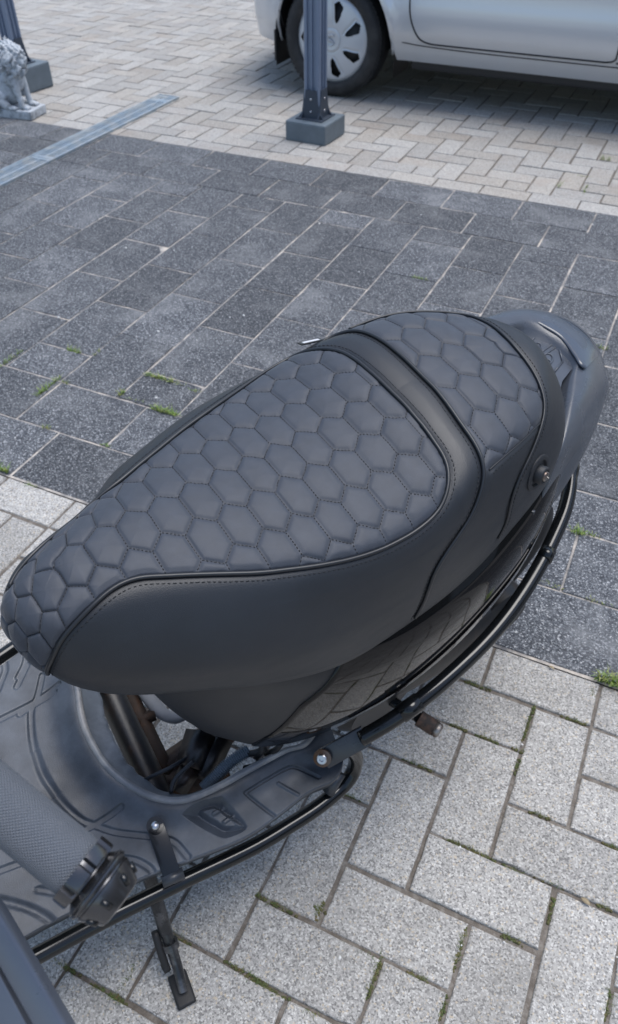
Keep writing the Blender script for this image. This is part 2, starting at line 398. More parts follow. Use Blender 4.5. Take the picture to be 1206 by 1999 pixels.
# full loop: near side then far side mirrored
FARV = LV.copy(); wx = FARV[:, :, 0]
nose_w = np.clip((-24-wx)/14, 0, 1); nose_w = nose_w*nose_w*(3-2*nose_w); rear_w = np.exp(-((wx-15)/7)**2)
FARV[:, :, 1] *= -(1-.30*nose_w-.07*np.exp(-((wx+26)/8)**2)+.06*rear_w-.10*np.clip((wx-25)/6, 0, 1)); FARV[:, :, 0] += .28*nose_w*np.abs(LV[:, :, 1]); FARV[:, :, 2] += (rear_w*.5+.55*np.exp(-((wx-9)/10)**2))*np.clip(FARV[:, :, 1]/-8, 0, 1)
G = np.concatenate([LV, FARV[:, -2:0:-1]], axis=1); PF = np.concatenate([Pn, (Pn*np.array([1, -1]))[:, -2:0:-1]], axis=1)
G = G+np.array([0, YC, 0]); nC = G.shape[1]
def grid_normals(G):
    du = np.roll(G, -1, axis=1)-np.roll(G, 1, axis=1); dl = np.gradient(G, axis=0)
    n = np.cross(du, dl); n /= np.linalg.norm(n, axis=2)[:, :, None]+1e-9
    return n
GN = grid_normals(G)
if GN[nL-30, nT//2][2] < 0: GN = -GN
GN[-1] = [0, 0, 1]; GN[-2] = (GN[-2]+GN[-1])/2
gf = []
idx = lambda l, c: l*nC+(c % nC)
for l in range(nL-1):
    for c in range(nC): gf.append((l*nC+c, l*nC+(c+1) % nC, (l+1)*nC+(c+1) % nC, (l+1)*nC+c))
GFLAT = G.reshape(-1, 3); PFLAT = PF.reshape(-1, 2); NFLAT = GN.reshape(-1, 3)
bvh = BVHTree.FromPolygons([tuple(v) for v in GFLAT], gf)
# screen positions of grid points (fallback when a traced pixel just misses the silhouette)
rel = (GFLAT-CLOC)@(LM.T@CAMM); SCR = np.stack([603+1500.98*rel[:, 0]/-rel[:, 2], 999.5-1500.98*rel[:, 1]/-rel[:, 2]], 1)
VIS = np.einsum('ij,ij->i', NFLAT, GFLAT-CLOC) < 0
def toP(px, py):
    r = pray((px, py)); r = r/np.linalg.norm(r)
    h = bvh.ray_cast(Vector(CLOC), Vector(r))
    if h[0] is not None:
        f = gf[h[2]]; q = GFLAT[list(f)]; w = 1/(np.linalg.norm(q-np.array(h[0]), axis=1)+1e-4); w /= w.sum()
        return (PFLAT[list(f)]*w[:, None]).sum(0)
    d = np.linalg.norm(SCR-np.array([px, py]), axis=1)+(~VIS)*30
    return PFLAT[int(np.argmin(d))]
kd = KDTree(len(PFLAT)-nC)
for i in range(len(PFLAT)-nC): kd.insert((PFLAT[i, 0], PFLAT[i, 1], 0), i)
kd.balance()
def onS(p, off=0.0, surf=None, nrm=None):
    S = GFLAT if surf is None else surf
    Nn = NFLAT if nrm is None else nrm
    r = kd.find_n((p[0], p[1], 0), 4); w = np.array([1/(x[2]**2+1e-5) for x in r]); w /= w.sum(); ii = [x[1] for x in r]
    n = (Nn[ii]*w[:, None]).sum(0); n /= np.linalg.norm(n)
    # first-order correction in the tangent plane
    return (S[ii]*w[:, None]).sum(0)+n*off, n

# seams (traced on the cover)
far_front = [(20,1148),(36,1117),(64,1086),(116,1039),(168,997),(232,945),(290,895),(348,848),(406,806),(464,765),(522,726),(560,703),(583,692),(610,685),(642,683)]
arch_front = [(675,692),(713,719),(757,759),(795,797),(833,844),(860,882),(875,920),(871,963)]
near_front = [(855,996),(822,1029),(768,1061),(713,1083),(659,1097),(604,1107),(550,1113),(498,1119),(398,1122),(323,1125),(279,1127),(244,1137),(214,1154),(184,1179),(149,1214),(119,1249),(100,1289),(90,1322)]
arch_rear = [(628,668),(648,656),(686,648),(713,651),(746,667),(784,697),(822,735),(855,768),(887,811),(914,849),(933,882),(943,920),(936,958),(914,1012),(876,1067),(849,1110),(835,1146),(822,1180),(808,1204)]
rear_seam = [(680,640),(713,626),(768,611),(811,604),(855,601),(898,607),(952,632),(985,659),(1023,702),(1050,746),(1061,790),(1056,827),(1034,887),(1012,931),(996,974),(985,1023),(970,1050)]
rear_low = [(1055,825),(1022,858),(985,891),(944,928)]
def Pl(lst, sub=6): return smooth_path([toP(*p) for p in lst], sub)
front_open = Pl(far_front+arch_front+near_front, 6)
arch2 = Pl(arch_rear, 6); seam2 = Pl(rear_seam, 6); low2 = Pl(rear_low, 4)[:-1]
noseP = [np.array([-60., front_open[-1][1]*1.0]), np.array([-60., front_open[0][1]])]
polyF = np.vstack([front_open, noseP])
ka = int(np.argmin(np.linalg.norm(arch2-low2[-1], axis=1))); ks = int(np.argmin(np.linalg.norm(seam2-low2[0], axis=1)))
polyR = np.vstack([arch2[6:ka+1], low2[::-1], seam2[:ks+1][::-1]])
def inside(P, poly):
    x, y = P[:, 0], P[:, 1]; c = np.zeros(len(P), bool); n = len(poly); j = n-1
    for i in range(n):
        xi, yi, xj, yj = *poly[i], *poly[j]
        if yi != yj:
            m = ((yi > y) != (yj > y)) & (x < (xj-xi)*(y-yi)/(yj-yi)+xi); c ^= m
        j = i
    return c
def dist(P, line, best=None):
    D = np.full(len(P), 1e9) if best is None else best
    for i in range(len(line)-1):
        a, b = line[i], line[i+1]; ab = b-a; L2 = ab@ab+1e-12
        t = np.clip(((P-a)@ab)/L2, 0, 1); d = np.linalg.norm(P-(a+t[:, None]*ab), axis=1); D = np.minimum(D, d)
    return D
inF = inside(PFLAT, polyF); inR = inside(PFLAT, polyR) & ~inF
dF = dist(PFLAT, front_open); dR = dist(PFLAT, arch2[6:]); dR = np.minimum(dR, 1e9); dS = dist(PFLAT, seam2); dL = dist(PFLAT, low2)
dAll = np.minimum(np.minimum(dF, dR), np.minimum(dS, dL))
# quilting lattices, fitted to the stitched hexagons
XF = np.array([[-35.45, .62], [3.455, 0], [0, 4.42]]); XR = np.array([[10.1, .3], [3.88, 0], [0, 4.75]])   # origin, cell width, row height (cm), measured from the photo
# displacement of the stuffed cover: quilted cells, welts pulled tight, leather swelling between seams
WX0, WX1 = [-60, -50, -44, -41, -38.7, -35, 60], [-62, -52, -45.9, -42.4, -38.9, -35, 60]
wa = lambda x: np.interp(x, [-50, -43, -40.5, -38.3, -35, -31], [-5.5, -4.4, -3.1, -1.75, -.5, 0])
wb = lambda x: np.interp(x, [-43, -40.5, -38.3, -35, -31], [1.4, 1.38, 1.33, 1.12, 1])
def to_quilt(P): return np.stack([np.interp(P[:, 0], WX0, WX1), wa(P[:, 0])+wb(P[:, 0])*P[:, 1]], 1)     # the pattern is drawn in over the nose
def from_quilt(Q): x = np.interp(Q[:, 0], WX1, WX0); return np.stack([x, (Q[:, 1]-wa(x))/wb(x)], 1)
def cells(P, X):
    """distance (cm) to the nearest stitched border of the honeycomb"""
    P = to_quilt(P); Wd, H = X[1][0], X[2][1]; x = (P[:, 0]-X[0][0])/Wd; y = (P[:, 1]-X[0][1])/H
    sy = math.sqrt(3)/2                                   # in regular space rows are sqrt(3)/2 apart
    x = x; yy = y*sy; r = np.round(y)
    best = np.full(len(P), 1e9); second = np.full(len(P), 1e9); bc = np.zeros((len(P), 2)); sc = np.zeros((len(P), 2))
    for dr in (-1, 0, 1):
        rr = r+dr; off = .5*(np.mod(rr, 2)); k = np.round(x-off)
        for dk in (-1, 0, 1):
            cx = k+dk+off; cy = rr*sy; d = (x-cx)**2+(yy-cy)**2; c = np.stack([cx, cy], 1)
            m = d < best; sc[m] = bc[m]; second[m] = best[m]; best[m] = d[m]; bc[m] = c[m]
            m2 = (~m) & (d < second); second[m2] = d[m2]; sc[m2] = c[m2]
    v = sc-bc; e = (second-best)/(2*np.linalg.norm(v, axis=1)+1e-9)     # distance to bisector in regular space
    u = v/(np.linalg.norm(v, axis=1)[:, None]+1e-9)
    return e/np.sqrt((u[:, 0]/Wd)**2+(u[:, 1]*sy/H)**2)*1.0
puff = lambda d, w, a: a*np.sqrt(np.clip(1-(1-np.clip(d/w, 0, 1))**2, 0, 1))
D = np.zeros(len(PFLAT))
hd = np.zeros(len(PFLAT)); 
for reg, X in ((inF, XF), (inR, XR)):
    dd = cells(PFLAT[reg], X); edge = np.minimum(dd, dAll[reg]*1.0)
    D[reg] = (.11*(1-np.exp(-edge/.14))+puff(edge, 2.2, .25)-.07*np.exp(-(edge/.09)**2))*(.35+.65*np.clip(dAll[reg]/.8, 0, 1))
    hd[reg] = edge
lea = ~(inF | inR)
D[lea] = .30*(1-np.exp(-np.maximum(dAll[lea]-.05, 0)/.55))-.10
# the band across between the two quilted panels stands a little higher
bolster = lea & (PFLAT[:, 0] > 2) & (PFLAT[:, 0] < 11) & (dF < 6)
D[bolster] += .12*np.clip(np.minimum(dF[bolster], dR[bolster])/2, 0, 1)
# behind the rear arch the cover steps down a little
D[inR] -= .15
D[dAll < .25] = np.minimum(D[dAll < .25], -.02)
lvl = np.repeat(np.arange(nL), nC)
D *= np.clip((lvl-4)/8, 0, 1)
# shallow slack creases low on the side cover
for i in np.nonzero(lea & (lvl < 80))[0]:
    p = GFLAT[i]; D[i] += .07*mnoise.noise(Vector((p[0]*.10, p[1]*.16, p[2]*.30)))+.02*mnoise.noise(Vector((p[0]*.5, p[1]*.5, p[2]*.9)))
DG = (GFLAT+NFLAT*D[:, None]).reshape(nL, nC, 3)
DG[-1] = DG[-1].mean(axis=0)*0+DG[-1]
DF = DG.reshape(-1, 3); DN = NFLAT
farr = np.array(gf)
fcent = lambda a: a[farr].mean(axis=1)
fF = inF[farr].sum(axis=1) >= 2; fR = (inR[farr].sum(axis=1) >= 2) & ~fF
def submesh(name, mask, m, parent):
    f = farr[mask]; u, inv = np.unique(f, return_inverse=True); inv = inv.reshape(f.shape)
    o = link(name, DF[u], inv, m, parent, True, .01)
    bm = bmesh.new(); bm.from_mesh(o.data); bmesh.ops.remove_doubles(bm, verts=bm.verts[:], dist=1e-5)
    bmesh.ops.recalc_face_normals(bm, faces=bm.faces[:]); bm.to_mesh(o.data); bm.free(); return o
seat = submesh('seat', ~(fF | fR), LEATHER, scooter); seat['label'] = 'black leather seat cover'
submesh('quilted_panel', fF, SUEDE, seat)['label'] = 'long front panel stitched in honeycomb cells'
submesh('quilted_panel', fR, SUEDE, seat)['label'] = 'short rear panel stitched in honeycomb cells'
def resample(line, step):
    d = np.concatenate([[0], np.cumsum(np.linalg.norm(np.diff(line, axis=0), axis=1))]); n = max(2, int(d[-1]/step)+1); t = np.linspace(0, d[-1], n)
    return np.stack([np.interp(t, d, line[:, k]) for k in range(line.shape[1])], 1)
def smoothline(a, n=4):
    a = a.copy()
    for _ in range(n): a[1:-1] = (a[:-2]+2*a[1:-1]+a[2:])/4
    return a
def welt(line, r, off, name='piping', side=0.0, mat_=PIPEM, both=False):
    L0 = resample(smoothline(line), .35); t = np.gradient(L0, axis=0); t /= np.linalg.norm(t, axis=1)[:, None]; nn = np.stack([-t[:, 1], t[:, 0]], 1)
    mb = MB()
    for sgn in ((1, -1) if both else (1,)):
        pts = smoothline(np.array([onS(p+q*side*sgn, off)[0] for p, q in zip(L0, nn)]), 6)
        mb.tube(pts, r, 8)
    return part(mb, name, mat_, seat)
welt(front_open, .23, .16); welt(arch2, .23, .18); welt(seam2, .18, .14); welt(low2, .09, .03)
def stitches(line, side, pitch=.52, ln=.30, r=.045, off=None, mb=None, skip0=0.0):
    L0 = resample(smoothline(line), .3); t = np.gradient(L0, axis=0); t /= np.linalg.norm(t, axis=1)[:, None]; nn = np.stack([-t[:, 1], t[:, 0]], 1)
    Q = resample(smoothline(L0+nn*side, 3), pitch)
    for a, b in zip(Q[:-1], Q[1:]):
        p, n = onS(a, 0, DF); q, _ = onS(a+(b-a)*ln/pitch, 0, DF)
        mb.tube([p+n*.0, (p+q)/2+n*.05, q+n*.0], r, 5)
mb = MB()
for sd_ in (.75,): stitches(front_open, sd_, mb=mb)
stitches(front_open, .55, mb=mb) if False else None
def outside(line, poly):
    L0 = smoothline(line); m = len(L0)//2; t = L0[m+1]-L0[m-1]; nn = np.array([-t[1], t[0]])/np.linalg.norm(t)
    return -1 if inside((L0[m]+nn*.6)[None], poly)[0] else 1
mb = MB(); stitches(front_open, .72*outside(front_open, polyF), mb=mb)
stitches(arch2, -.75 if outside(arch2[:ka], polyR) < 0 else .75, mb=mb)
sgn = outside(seam2[:ks], polyR); stitches(seam2, .7*sgn, mb=mb); stitches(low2, .6*outside(low2, polyR), mb=mb)
part(mb, 'seam_stitching', THREAD, seat)
# stitches along the honeycomb
def hexedges(X, poly):
    Wd, H = X[1][0], X[2][1]; mb = MB()
    h3 = H/3.0
    for r in range(-6, 7):
        for k in range(-6, 24):
            cx = X[0][0]+(k+.5*(r % 2))*Wd; cy = X[0][1]+r*H
            tip = np.array([cx, cy+2*h3]); ur = np.array([cx+Wd/2, cy+h3]); dr_ = np.array([cx+Wd/2, cy-h3]); ul = np.array([cx-Wd/2, cy+h3])
            for a, b in ((ul, tip), (tip, ur), (ur, dr_)):
                n = max(3, int(np.linalg.norm(b-a)/.36)); T_ = (np.arange(n)+.25)/n; pts = from_quilt(a+(b-a)*T_[:, None]); e2 = from_quilt(a+(b-a)*(T_+.01)[:, None]); e2 = (e2-pts)/np.linalg.norm(e2-pts, axis=1)[:, None]
                ok = inside(pts, poly)
                for i in range(n):
                    if not ok[i]: continue
                    p, nm = onS(pts[i], 0, DF); q, _ = onS(pts[i]+e2[i]*.17, 0, DF)
                    mb.tube([p+nm*.02, (p+q)/2+nm*.05, q+nm*.02], .048, 4)
    return mb
part(hexedges(XF, polyF), 'honeycomb_stitching', THREAD, seat); part(hexedges(XR, polyR), 'honeycomb_stitching', THREAD, seat)
#PART4
# ------------------------------------------------------------------ body under the seat
Bt = [(-35.0,0,64.5),(-34.7,3.6,64.5),(-33.4,7.2,64.2),(-29.5,10.4,63.8),(-22,13.6,62),(-14,15.2,60.2),(-5,15.5,59.0),(5,15.3,59.5),(14,13.8,61),(23,11.2,63.2),(30,7.4,65.5),(34,3.6,66.5),(35,0,66.8)]
Bm = [(-30.8,0,50),(-30.5,4,50),(-29.6,7.7,50),(-26.6,11.2,49.5),(-21.3,14.2,47),(-14,18.0,45.5),(-5,19.1,45),(5,18.6,45),(15,17.0,46),(24,14.2,47.5),(31,11.2,49.5),(37,6.6,52),(39,0,53)]
Bb = [(-28.2,0,42),(-27.8,4,42),(-26.6,7.6,41.5),(-24.0,10.4,40.5),(-20.4,12.9,39),(-14,16.2,38),(-5,17.2,38),(5,16.6,38),(15,15.0,39.5),(24,12.3,42),(31,9.0,45),(35.5,5.0,48),(37,0,49)]
Bu = [(p[0]*.93, max(p[1]-1.6, 0), p[2]+.6) for p in Bb]
Bk = []
for i, (t, m_) in enumerate(zip(Bt, Bm)):
    q = np.array(t)*.7+np.array(m_)*.3
    if i > 3:
        xq = t[0]*.6+m_[0]*.4; r_h = np.interp(xq, [r[0] for r in R0], [r[1] for r in R0]); q = np.array([xq, max(t[1]*.6+m_[1]*.4, r_h*.16+m_[1]*.84) if i < 12 else 0, t[2]-4.4])
    Bk.append(tuple(q))
for ring in (Bt, Bk, Bm, Bb):
    for _ in range(2):
        z_ = [tuple((np.array(ring[i-1])*np.array([0, 1, 1])+2*np.array(ring[i])*np.array([0, 1, 1])+np.array(ring[i+1])*np.array([0, 1, 1]))/4+np.array(ring[i])*np.array([1, 0, 0])) for i in range(5, 11)]
        ring[5:11] = z_
br_ = [interp_ring(r, 14) for r in (Bt, Bk, Bm, Bb, Bu)]
def shell(offset):
    L_ = []; segs = [(None, 0, 1, 2, 10), (0, 1, 2, 3, 20), (1, 2, 3, None, 24)]
    for a, b, c, d, n in segs:
        A = br_[a] if a is not None else br_[0]+np.array([0, -1.2, .4])*(br_[0][:, 1:2] > .5); D_ = br_[d] if d is not None else 2*br_[c]-br_[b]
        for k in range(n): L_.append(cr(A, br_[b], br_[c], D_, k/n))
    for k in range(4): L_.append(br_[3]*(1-k/4)+br_[4]*k/4)
    L_.append(br_[4]); L_ = np.array(L_); g = np.concatenate([L_, (L_*np.array([1, -1, 1]))[:, -2:0:-1]], axis=1)+np.array([0, YC, 0])
    n = g-np.array([0, YC, 0]); n[:, :, 2] = 0; n[:, :, 0] = 0; n /= np.linalg.norm(n, axis=2)[:, :, None]+1e-6
    return g+n*offset
S0 = shell(0); nl_, nc_ = S0.shape[:2]
def shell_part(name, m, off, keep, lo=0, hi=None):
    g = shell(off); v = g.reshape(-1, 3); F = []
    for l in range(nl_-1):
        for c in range(nc_):
            f = (l*nc_+c, l*nc_+(c+1) % nc_, (l+1)*nc_+(c+1) % nc_, (l+1)*nc_+c)
            if keep(v[list(f)].mean(0)): F.append(f)
    u, inv = np.unique(np.array(F), return_inverse=True)
    mb = MB(); mb.add(v[u], inv.reshape(-1, 4)); return part(mb, name, m)
xg = lambda z: np.interp(z, [40, 44, 48, 53, 56, 59, 61], [-21.9, -21.3, -19.9, -18.2, -15.6, -13.3, -12.0])
shell_part('underseat_bucket', MATTE, 0, lambda p: p[0] < xg(p[2])+2.5)['label'] = 'matt black storage bucket under the seat'
g_ = shell(.30); rowsG = []
LT = 30+24
for l in range(0, nl_):
    P = g_[l]; half = nc_//2
    zr = P[:half+1, 2].mean(); out = []
    near = P[:half+1]; far = P[half:]; far = np.vstack([far, P[:1]])[::-1]
    def cut(h):
        x = h[:, 0]; k = np.arange(len(h)); i0 = np.argmax(x > xg(h[:, 2])); t0 = i0-1+(xg(h[i0, 2])-x[i0-1])/(x[i0]-x[i0-1]) if i0 > 0 else 0
        tt = t0+(len(h)-1-t0)*(np.linspace(0, 1, 90)**1.0); return np.stack([np.interp(tt, k, h[:, c]) for c in range(3)], 1)
    rowsG.append(np.vstack([cut(near), cut(far)[::-1][1:]]))
g = np.array(rowsG); front_in = g[:, :1]+np.array([0, -.35, 0]); g = np.concatenate([front_in, g], axis=1)
gt, gb = g[:LT+1], g[LT:].copy(); gb[0] -= (gb[0]-gb[-1])*0; c_in = np.array([0, YC, 0]); dd_ = gb-c_in; dd_[:, :, 0] = 0; dd_[:, :, 2] = 0; gb[1:] -= .22*np.sign(dd_[1:])
gb[0] -= .30*np.sign(dd_[0])
mb = MB(); mb.add(gt.reshape(-1, 3), grid_faces(gt.shape[0], gt.shape[1])); part(mb, 'side_fairing', GLOSS)['label'] = 'gloss black side fairing'
mb = MB(); mb.add(gb.reshape(-1, 3), grid_faces(gb.shape[0], gb.shape[1])); part(mb, 'lower_trim', mat('trim_black', (.004, .004, .0045), .45, spec=.3))
# dark inner structure below the fairing: engine block, swing arm, mudguard, wheel
mb = MB()
mb.tube([(-12, YC, 40), (0, YC, 40), (14, YC, 42), (27, YC, 45), (35, YC, 50)], [10, 13, 12.5, 9.5, 4.0], 20, sub=5)
part(mb, 'inner_mudguard', RUBBER)
mb = MB(); mb.tube([(-8, 3, 27), (4, 7, 26), (20, 9, 25), (34, 9, 24)], [5.5, 5.5, 4.5, 3.5], 16, sub=5, flat=1.3)
mb.lathe([(0, -1), (6, -1), (7.5, 0), (7.5, 3), (6, 4.5), (0, 4.5)], 28, (2, 8, 25), (0, 1, 0)); mb.lathe([(0, -1), (5, -1), (6.5, 0), (6.5, 3), (5, 4.5), (0, 4.5)], 28, (30, 8, 24), (0, 1, 0))
part(mb, 'engine_case', FRAMEM, auto=40)
wheel = empty('rear_wheel', (.30, YC/100, .235)); wheel.parent = scooter
def wheel_mesh(R_, w, n=56):
    prof = [(R_-5.0, -w*.42), (R_-3.2, -w*.5), (R_-1.2, -w*.46), (R_-.2, -w*.25), (R_, 0), (R_-.2, w*.25), (R_-1.2, w*.46), (R_-3.2, w*.5), (R_-5.0, w*.42), (R_-5.2, 0), (R_-5.0, -w*.42)]
    mb = MB(); V = []; F = []
    for r, y in prof:
        for k in range(n): a = 2*math.pi*k/n; V.append((r*math.cos(a), y, r*math.sin(a)))
    for i in range(len(prof)-1):
        for k in range(n): F.append((i*n+k, i*n+(k+1) % n, (i+1)*n+(k+1) % n, (i+1)*n+k))
    return mb.add(V, F)
wheel_mesh(22, 10).build('tyre', RUBBER, wheel, True, .01)
mb = MB(); mb.lathe([(0, -3.5), (3, -3.5), (4, -1), (16.8, -3.6), (17.2, -3.6), (17.2, 3.6), (16.8, 3.6), (4, 1), (3, 3.5), (0, 3.5)], 40, (0, 0, 0), (0, 1, 0)); mb.build('rim', FRAMEM, wheel, True, .01, 40)

# ------------------------------------------------------------------ tail cover and grab rail
TY = -3.2
def tail_path(pts, sub=10): return smooth_path(pts, sub)
# rings of the U-shaped rail from the far side round the tip to the near side: inner crest, outer edge, lower edge
crest = ath([(925,640,71),(985,637,70.4),(1030,630,69.8),(1072,648,69.2),(1108,680,68.9),(1127,707,68.8),(1119,738,68.4),(1112,790,68.0),(1102,845,67.2),(1090,888,66.2),(1076,925,64.2),(1060,968,61.5),(1046,1010,58.5)])
outer = ath([(915,632,70.5),(985,607,69.2),(1033,603,68.4),(1076,610,67.8),(1116,627,67.4),(1150,654,66.9),(1175,695,66.2),(1182,745,65.0),(1168,800,63.6),(1140,858,62.2),(1112,900,61.0),(1085,945,59.0),(1062,1000,56.0)])
lower = [o+np.array([-.6, (1.2 if i < 3 else -.5 if i > 8 else 0), -7.5+.35*i if i < 7 else -5.2]) for i, o in enumerate(outer)]
near_low = ath([(1184,752,60.5),(1156,842,57.5),(1128,905,55.5),(1094,963,53.5),(1072,992,52.0),(1056,1022,51.0)])
for k, p in zip(range(7, 13), near_low): lower[k] = p
# trough between the crest and the seat
trough = [c+np.array(d) for c, d in zip(crest, [(-2,1.5,-2.5)]*2+[(-3,2,-2.2),(-3.4,1.6,-2.0),(-3.4,.8,-2.0),(-3.2,-.6,-2.4),(-3.2,-1.6,-3.0),(-3.0,-2.0,-3.6),(-2.4,-2.2,-4.2),(-2,-2.0,-4.4),(-1.6,-1.8,-4.4),(-1.2,-1.6,-4.2),(-.8,-1.4,-4)])]
tr, cs, ou, lw = [tail_path(a, 9) for a in (trough, crest, outer, lower)]
inn = lw+np.array([-1.0, 0, .4])*1.0; inn[:, 1] += np.where(np.arange(len(inn)) > len(inn)*.55, -1.0, 1.0)
rows = []
for k in range(7): t = k/6; rows.append(tr*(1-t)**1.0+cs*t + np.array([0, 0, -.9])*math.sin(math.pi*t)*(.4))
for k in range(1, 11):
    t = k/10; rows.append(cs*(1-t)+ou*t+np.array([0, 0, 1.0])*(math.sin(math.pi*t)*.75))
for k in range(1, 9):
    t = k/8; q = ou*(1-t)+lw*t; c0 = np.array([25, TY, 60]); rad = (q-c0)*np.array([1, 1, 0]); rad /= np.linalg.norm(rad, axis=1)[:, None]
    rows.append(q+rad*math.sin(math.pi*t)*.5)
rows.append(inn)
g = np.array(rows); c0_, c1_ = g[:, :1].mean(axis=0, keepdims=True), g[:, -1:].mean(axis=0, keepdims=True); g = np.concatenate([np.repeat(c0_, len(g), 0), g, g[:, -1:]*.6+c1_*.4+np.array([-1.2, -.4, -1.0]), np.repeat(c1_+np.array([-2.0, -.8, -2.0]), len(g), 0)], axis=1); mb = MB(); mb.add(g.reshape(-1, 3), grid_faces(g.shape[0], g.shape[1])); rail = part(mb, 'grab_rail', RAILM); rail['label'] = 'satin black plastic grab rail round the tail'
# sunken middle plate with the embossed badge
plate_pts = ath([(960,640,69),(1010,650,69),(1050,655,69),(1090,675,69),(1118,706,69),(1110,745,68.6),(1104,800,68),(1096,850,67),(1070,860,66),(1040,800,66),(1010,730,66.5),(975,680,67)])
pc = np.mean(plate_pts, axis=0)
pz = lambda x, y: 68.3-.07*(x-38)
grid = MB(); V = []; F = []
n1, n2 = 50, 44
for i in range(n1):
    for j in range(n2):
        x = 24+17.6*i/(n1-1); y0_ = np.interp(x, [24, 34, 41.8], [-13, -13.2, -11.8]); y1_ = np.interp(x, [24, 30, 35, 38, 41.8], [8, 4.6, 1.4, .4, -.4]); y = y0_+(y1_-y0_)*j/(n2-1); V.append((x, y, pz(x, y)-.3*abs((y+5.5)/7)**3))
grid.add(V, grid_faces(n1, n2)); tp = part(grid, 'tail_plate', RAILM)
# badge: hexagon outline, bar, and mirrored letter forms raised from the plate
ctr = at(1076, 686, 66.8)
def pp(px, py, dz=0.0):
    q = at(px, py, 68.2); z = pz(q[0], q[1]); q = at(px, py, z); return np.array([q[0], q[1], z+dz])
def ridge(pts, r, name='badge_line', closed=False, sub=3, mb=None):
    P = [pp(*p, .02) for p in pts]
    mb.tube(P+([P[0]] if closed else []), r, 6, sub=sub)
mb = MB()
for a, b in zip([(1036,667),(1047,656),(1087,667),(1098,706),(1080,728),(1060,722)], [(1047,656),(1087,667),(1098,706),(1080,728),(1060,722),(1052,705)]): ridge([a, b], .17, sub=1, mb=mb)
ridge([(1044,697),(1084,668)], .17, sub=1, mb=mb); ridge([(1050,702),(1090,674)], .17, sub=1, mb=mb)
ridge([(1041,688),(1040,678),(1045,671),(1053,671),(1056,678),(1052,688),(1046,692)], .16, mb=mb)
ridge([(1056,700),(1064,692),(1073,692),(1079,699),(1075,709),(1066,713),(1058,710)], .16, mb=mb)
ridge([(1066,702),(1072,703),(1076,708)], .14, mb=mb)
part(mb, 'badge', RAILM, tp)
# smoked tail lamp lens wrapping the end of the rail
lens_t = [(1036,619,70.0),(1064,634,69.9),(1096,655,69.6),(1121,688,69.5),(1133,707,69.4),(1145,716,69.0)]
lens_o = [(1038,606,69.6),(1076,609,69.0),(1114,624,68.6),(1146,648,68.3),(1166,675,67.8),(1172,689,67.2)]
LENS = mat('smoked_lens', (.050, .060, .078), .26, spec=.6, coat=.15, var=.1, vscale=10)
lt, lo_ = smooth_path(ath(lens_t), 8), smooth_path(ath(lens_o), 8)
rows = [lt+np.array([0, 0, -.5])]+[lt*(1-k/8)+lo_*(k/8)+np.array([0, 0, .24*math.sin(math.pi*k/8)-.34]) for k in range(9)]+[lo_+np.array([.2, 0, -.8]), lo_+np.array([.1, 0, -4.5])]
g = np.array(rows); mb = MB(); mb.add(g.reshape(-1, 3), grid_faces(*g.shape[:2])); part(mb, 'tail_lamp', LENS)

# ------------------------------------------------------------------ seat lock, strap, tag
pL = toP(1046, 922); cL, nL_ = onS(pL, 0, DF)
ax = nL_/np.linalg.norm(nL_)
mb = MB(); mb.lathe([(2.35, -.3), (2.35, .12), (2.1, .28), (1.75, .22), (1.5, -.25), (0, -.25)], 32, cL, ax); part(mb, 'lock_surround', MATTE, seat, auto=50)
mb = MB(); mb.lathe([(1.15, -.4), (1.15, .55), (1.0, .72), (.85, .72), (.8, .62), (0, .62)], 28, cL+np.array([.25, .25, -.2]), ax); lk = part(mb, 'seat_lock', MATTE, seat, auto=50)
mb = MB(); mb.lathe([(.62, .5), (.62, .84), (.55, .9), (0, .9)], 24, cL+np.array([.25, .25, -.2]), ax)
mb.box(cL+np.array([.25, .25, -.2])+ax*.93, (.12, .55, .1)); part(mb, 'key_barrel', STEEL, lk, auto=50)
mb = MB(); mb.tube([at(1070, 945, 60.5), at(1048, 972, 60.0), at(1022, 1004, 59.5)], .42, 10, flat=.7); part(mb, 'strap_rod', SATIN)
q = at(1018, 1012, 59.6); mb = MB(); mb.box(q, (3.2, .9, 1.5), bev=.12, M=Matrix.Rotation(R(-28), 3, 'Z') @ Matrix.Rotation(R(35), 3, 'X')); mb.box(q+np.array([1.1, .2, .3]), (.5, 1.1, 1.9), bev=.1, M=Matrix.Rotation(R(-28), 3, 'Z')); part(mb, 'strap_clip', SATIN)
tg = at(606, 667, 76.2); mb = MB(); mb.box(tg, (3.0, 1.3, .22), bev=.06, M=Matrix.Rotation(R(12), 3, 'Z') @ Matrix.Rotation(R(28), 3, 'X')); t_ = part(mb, 'maker_tag', PIPEM, seat)
mb = MB(); mb.box(tg+np.array([0, .05, .14]), (2.2, .7, .06), bev=.02, M=Matrix.Rotation(R(12), 3, 'Z') @ Matrix.Rotation(R(28), 3, 'X')); part(mb, 'tag_print', mat('tag_white', (.62, .63, .65), .5), t_)

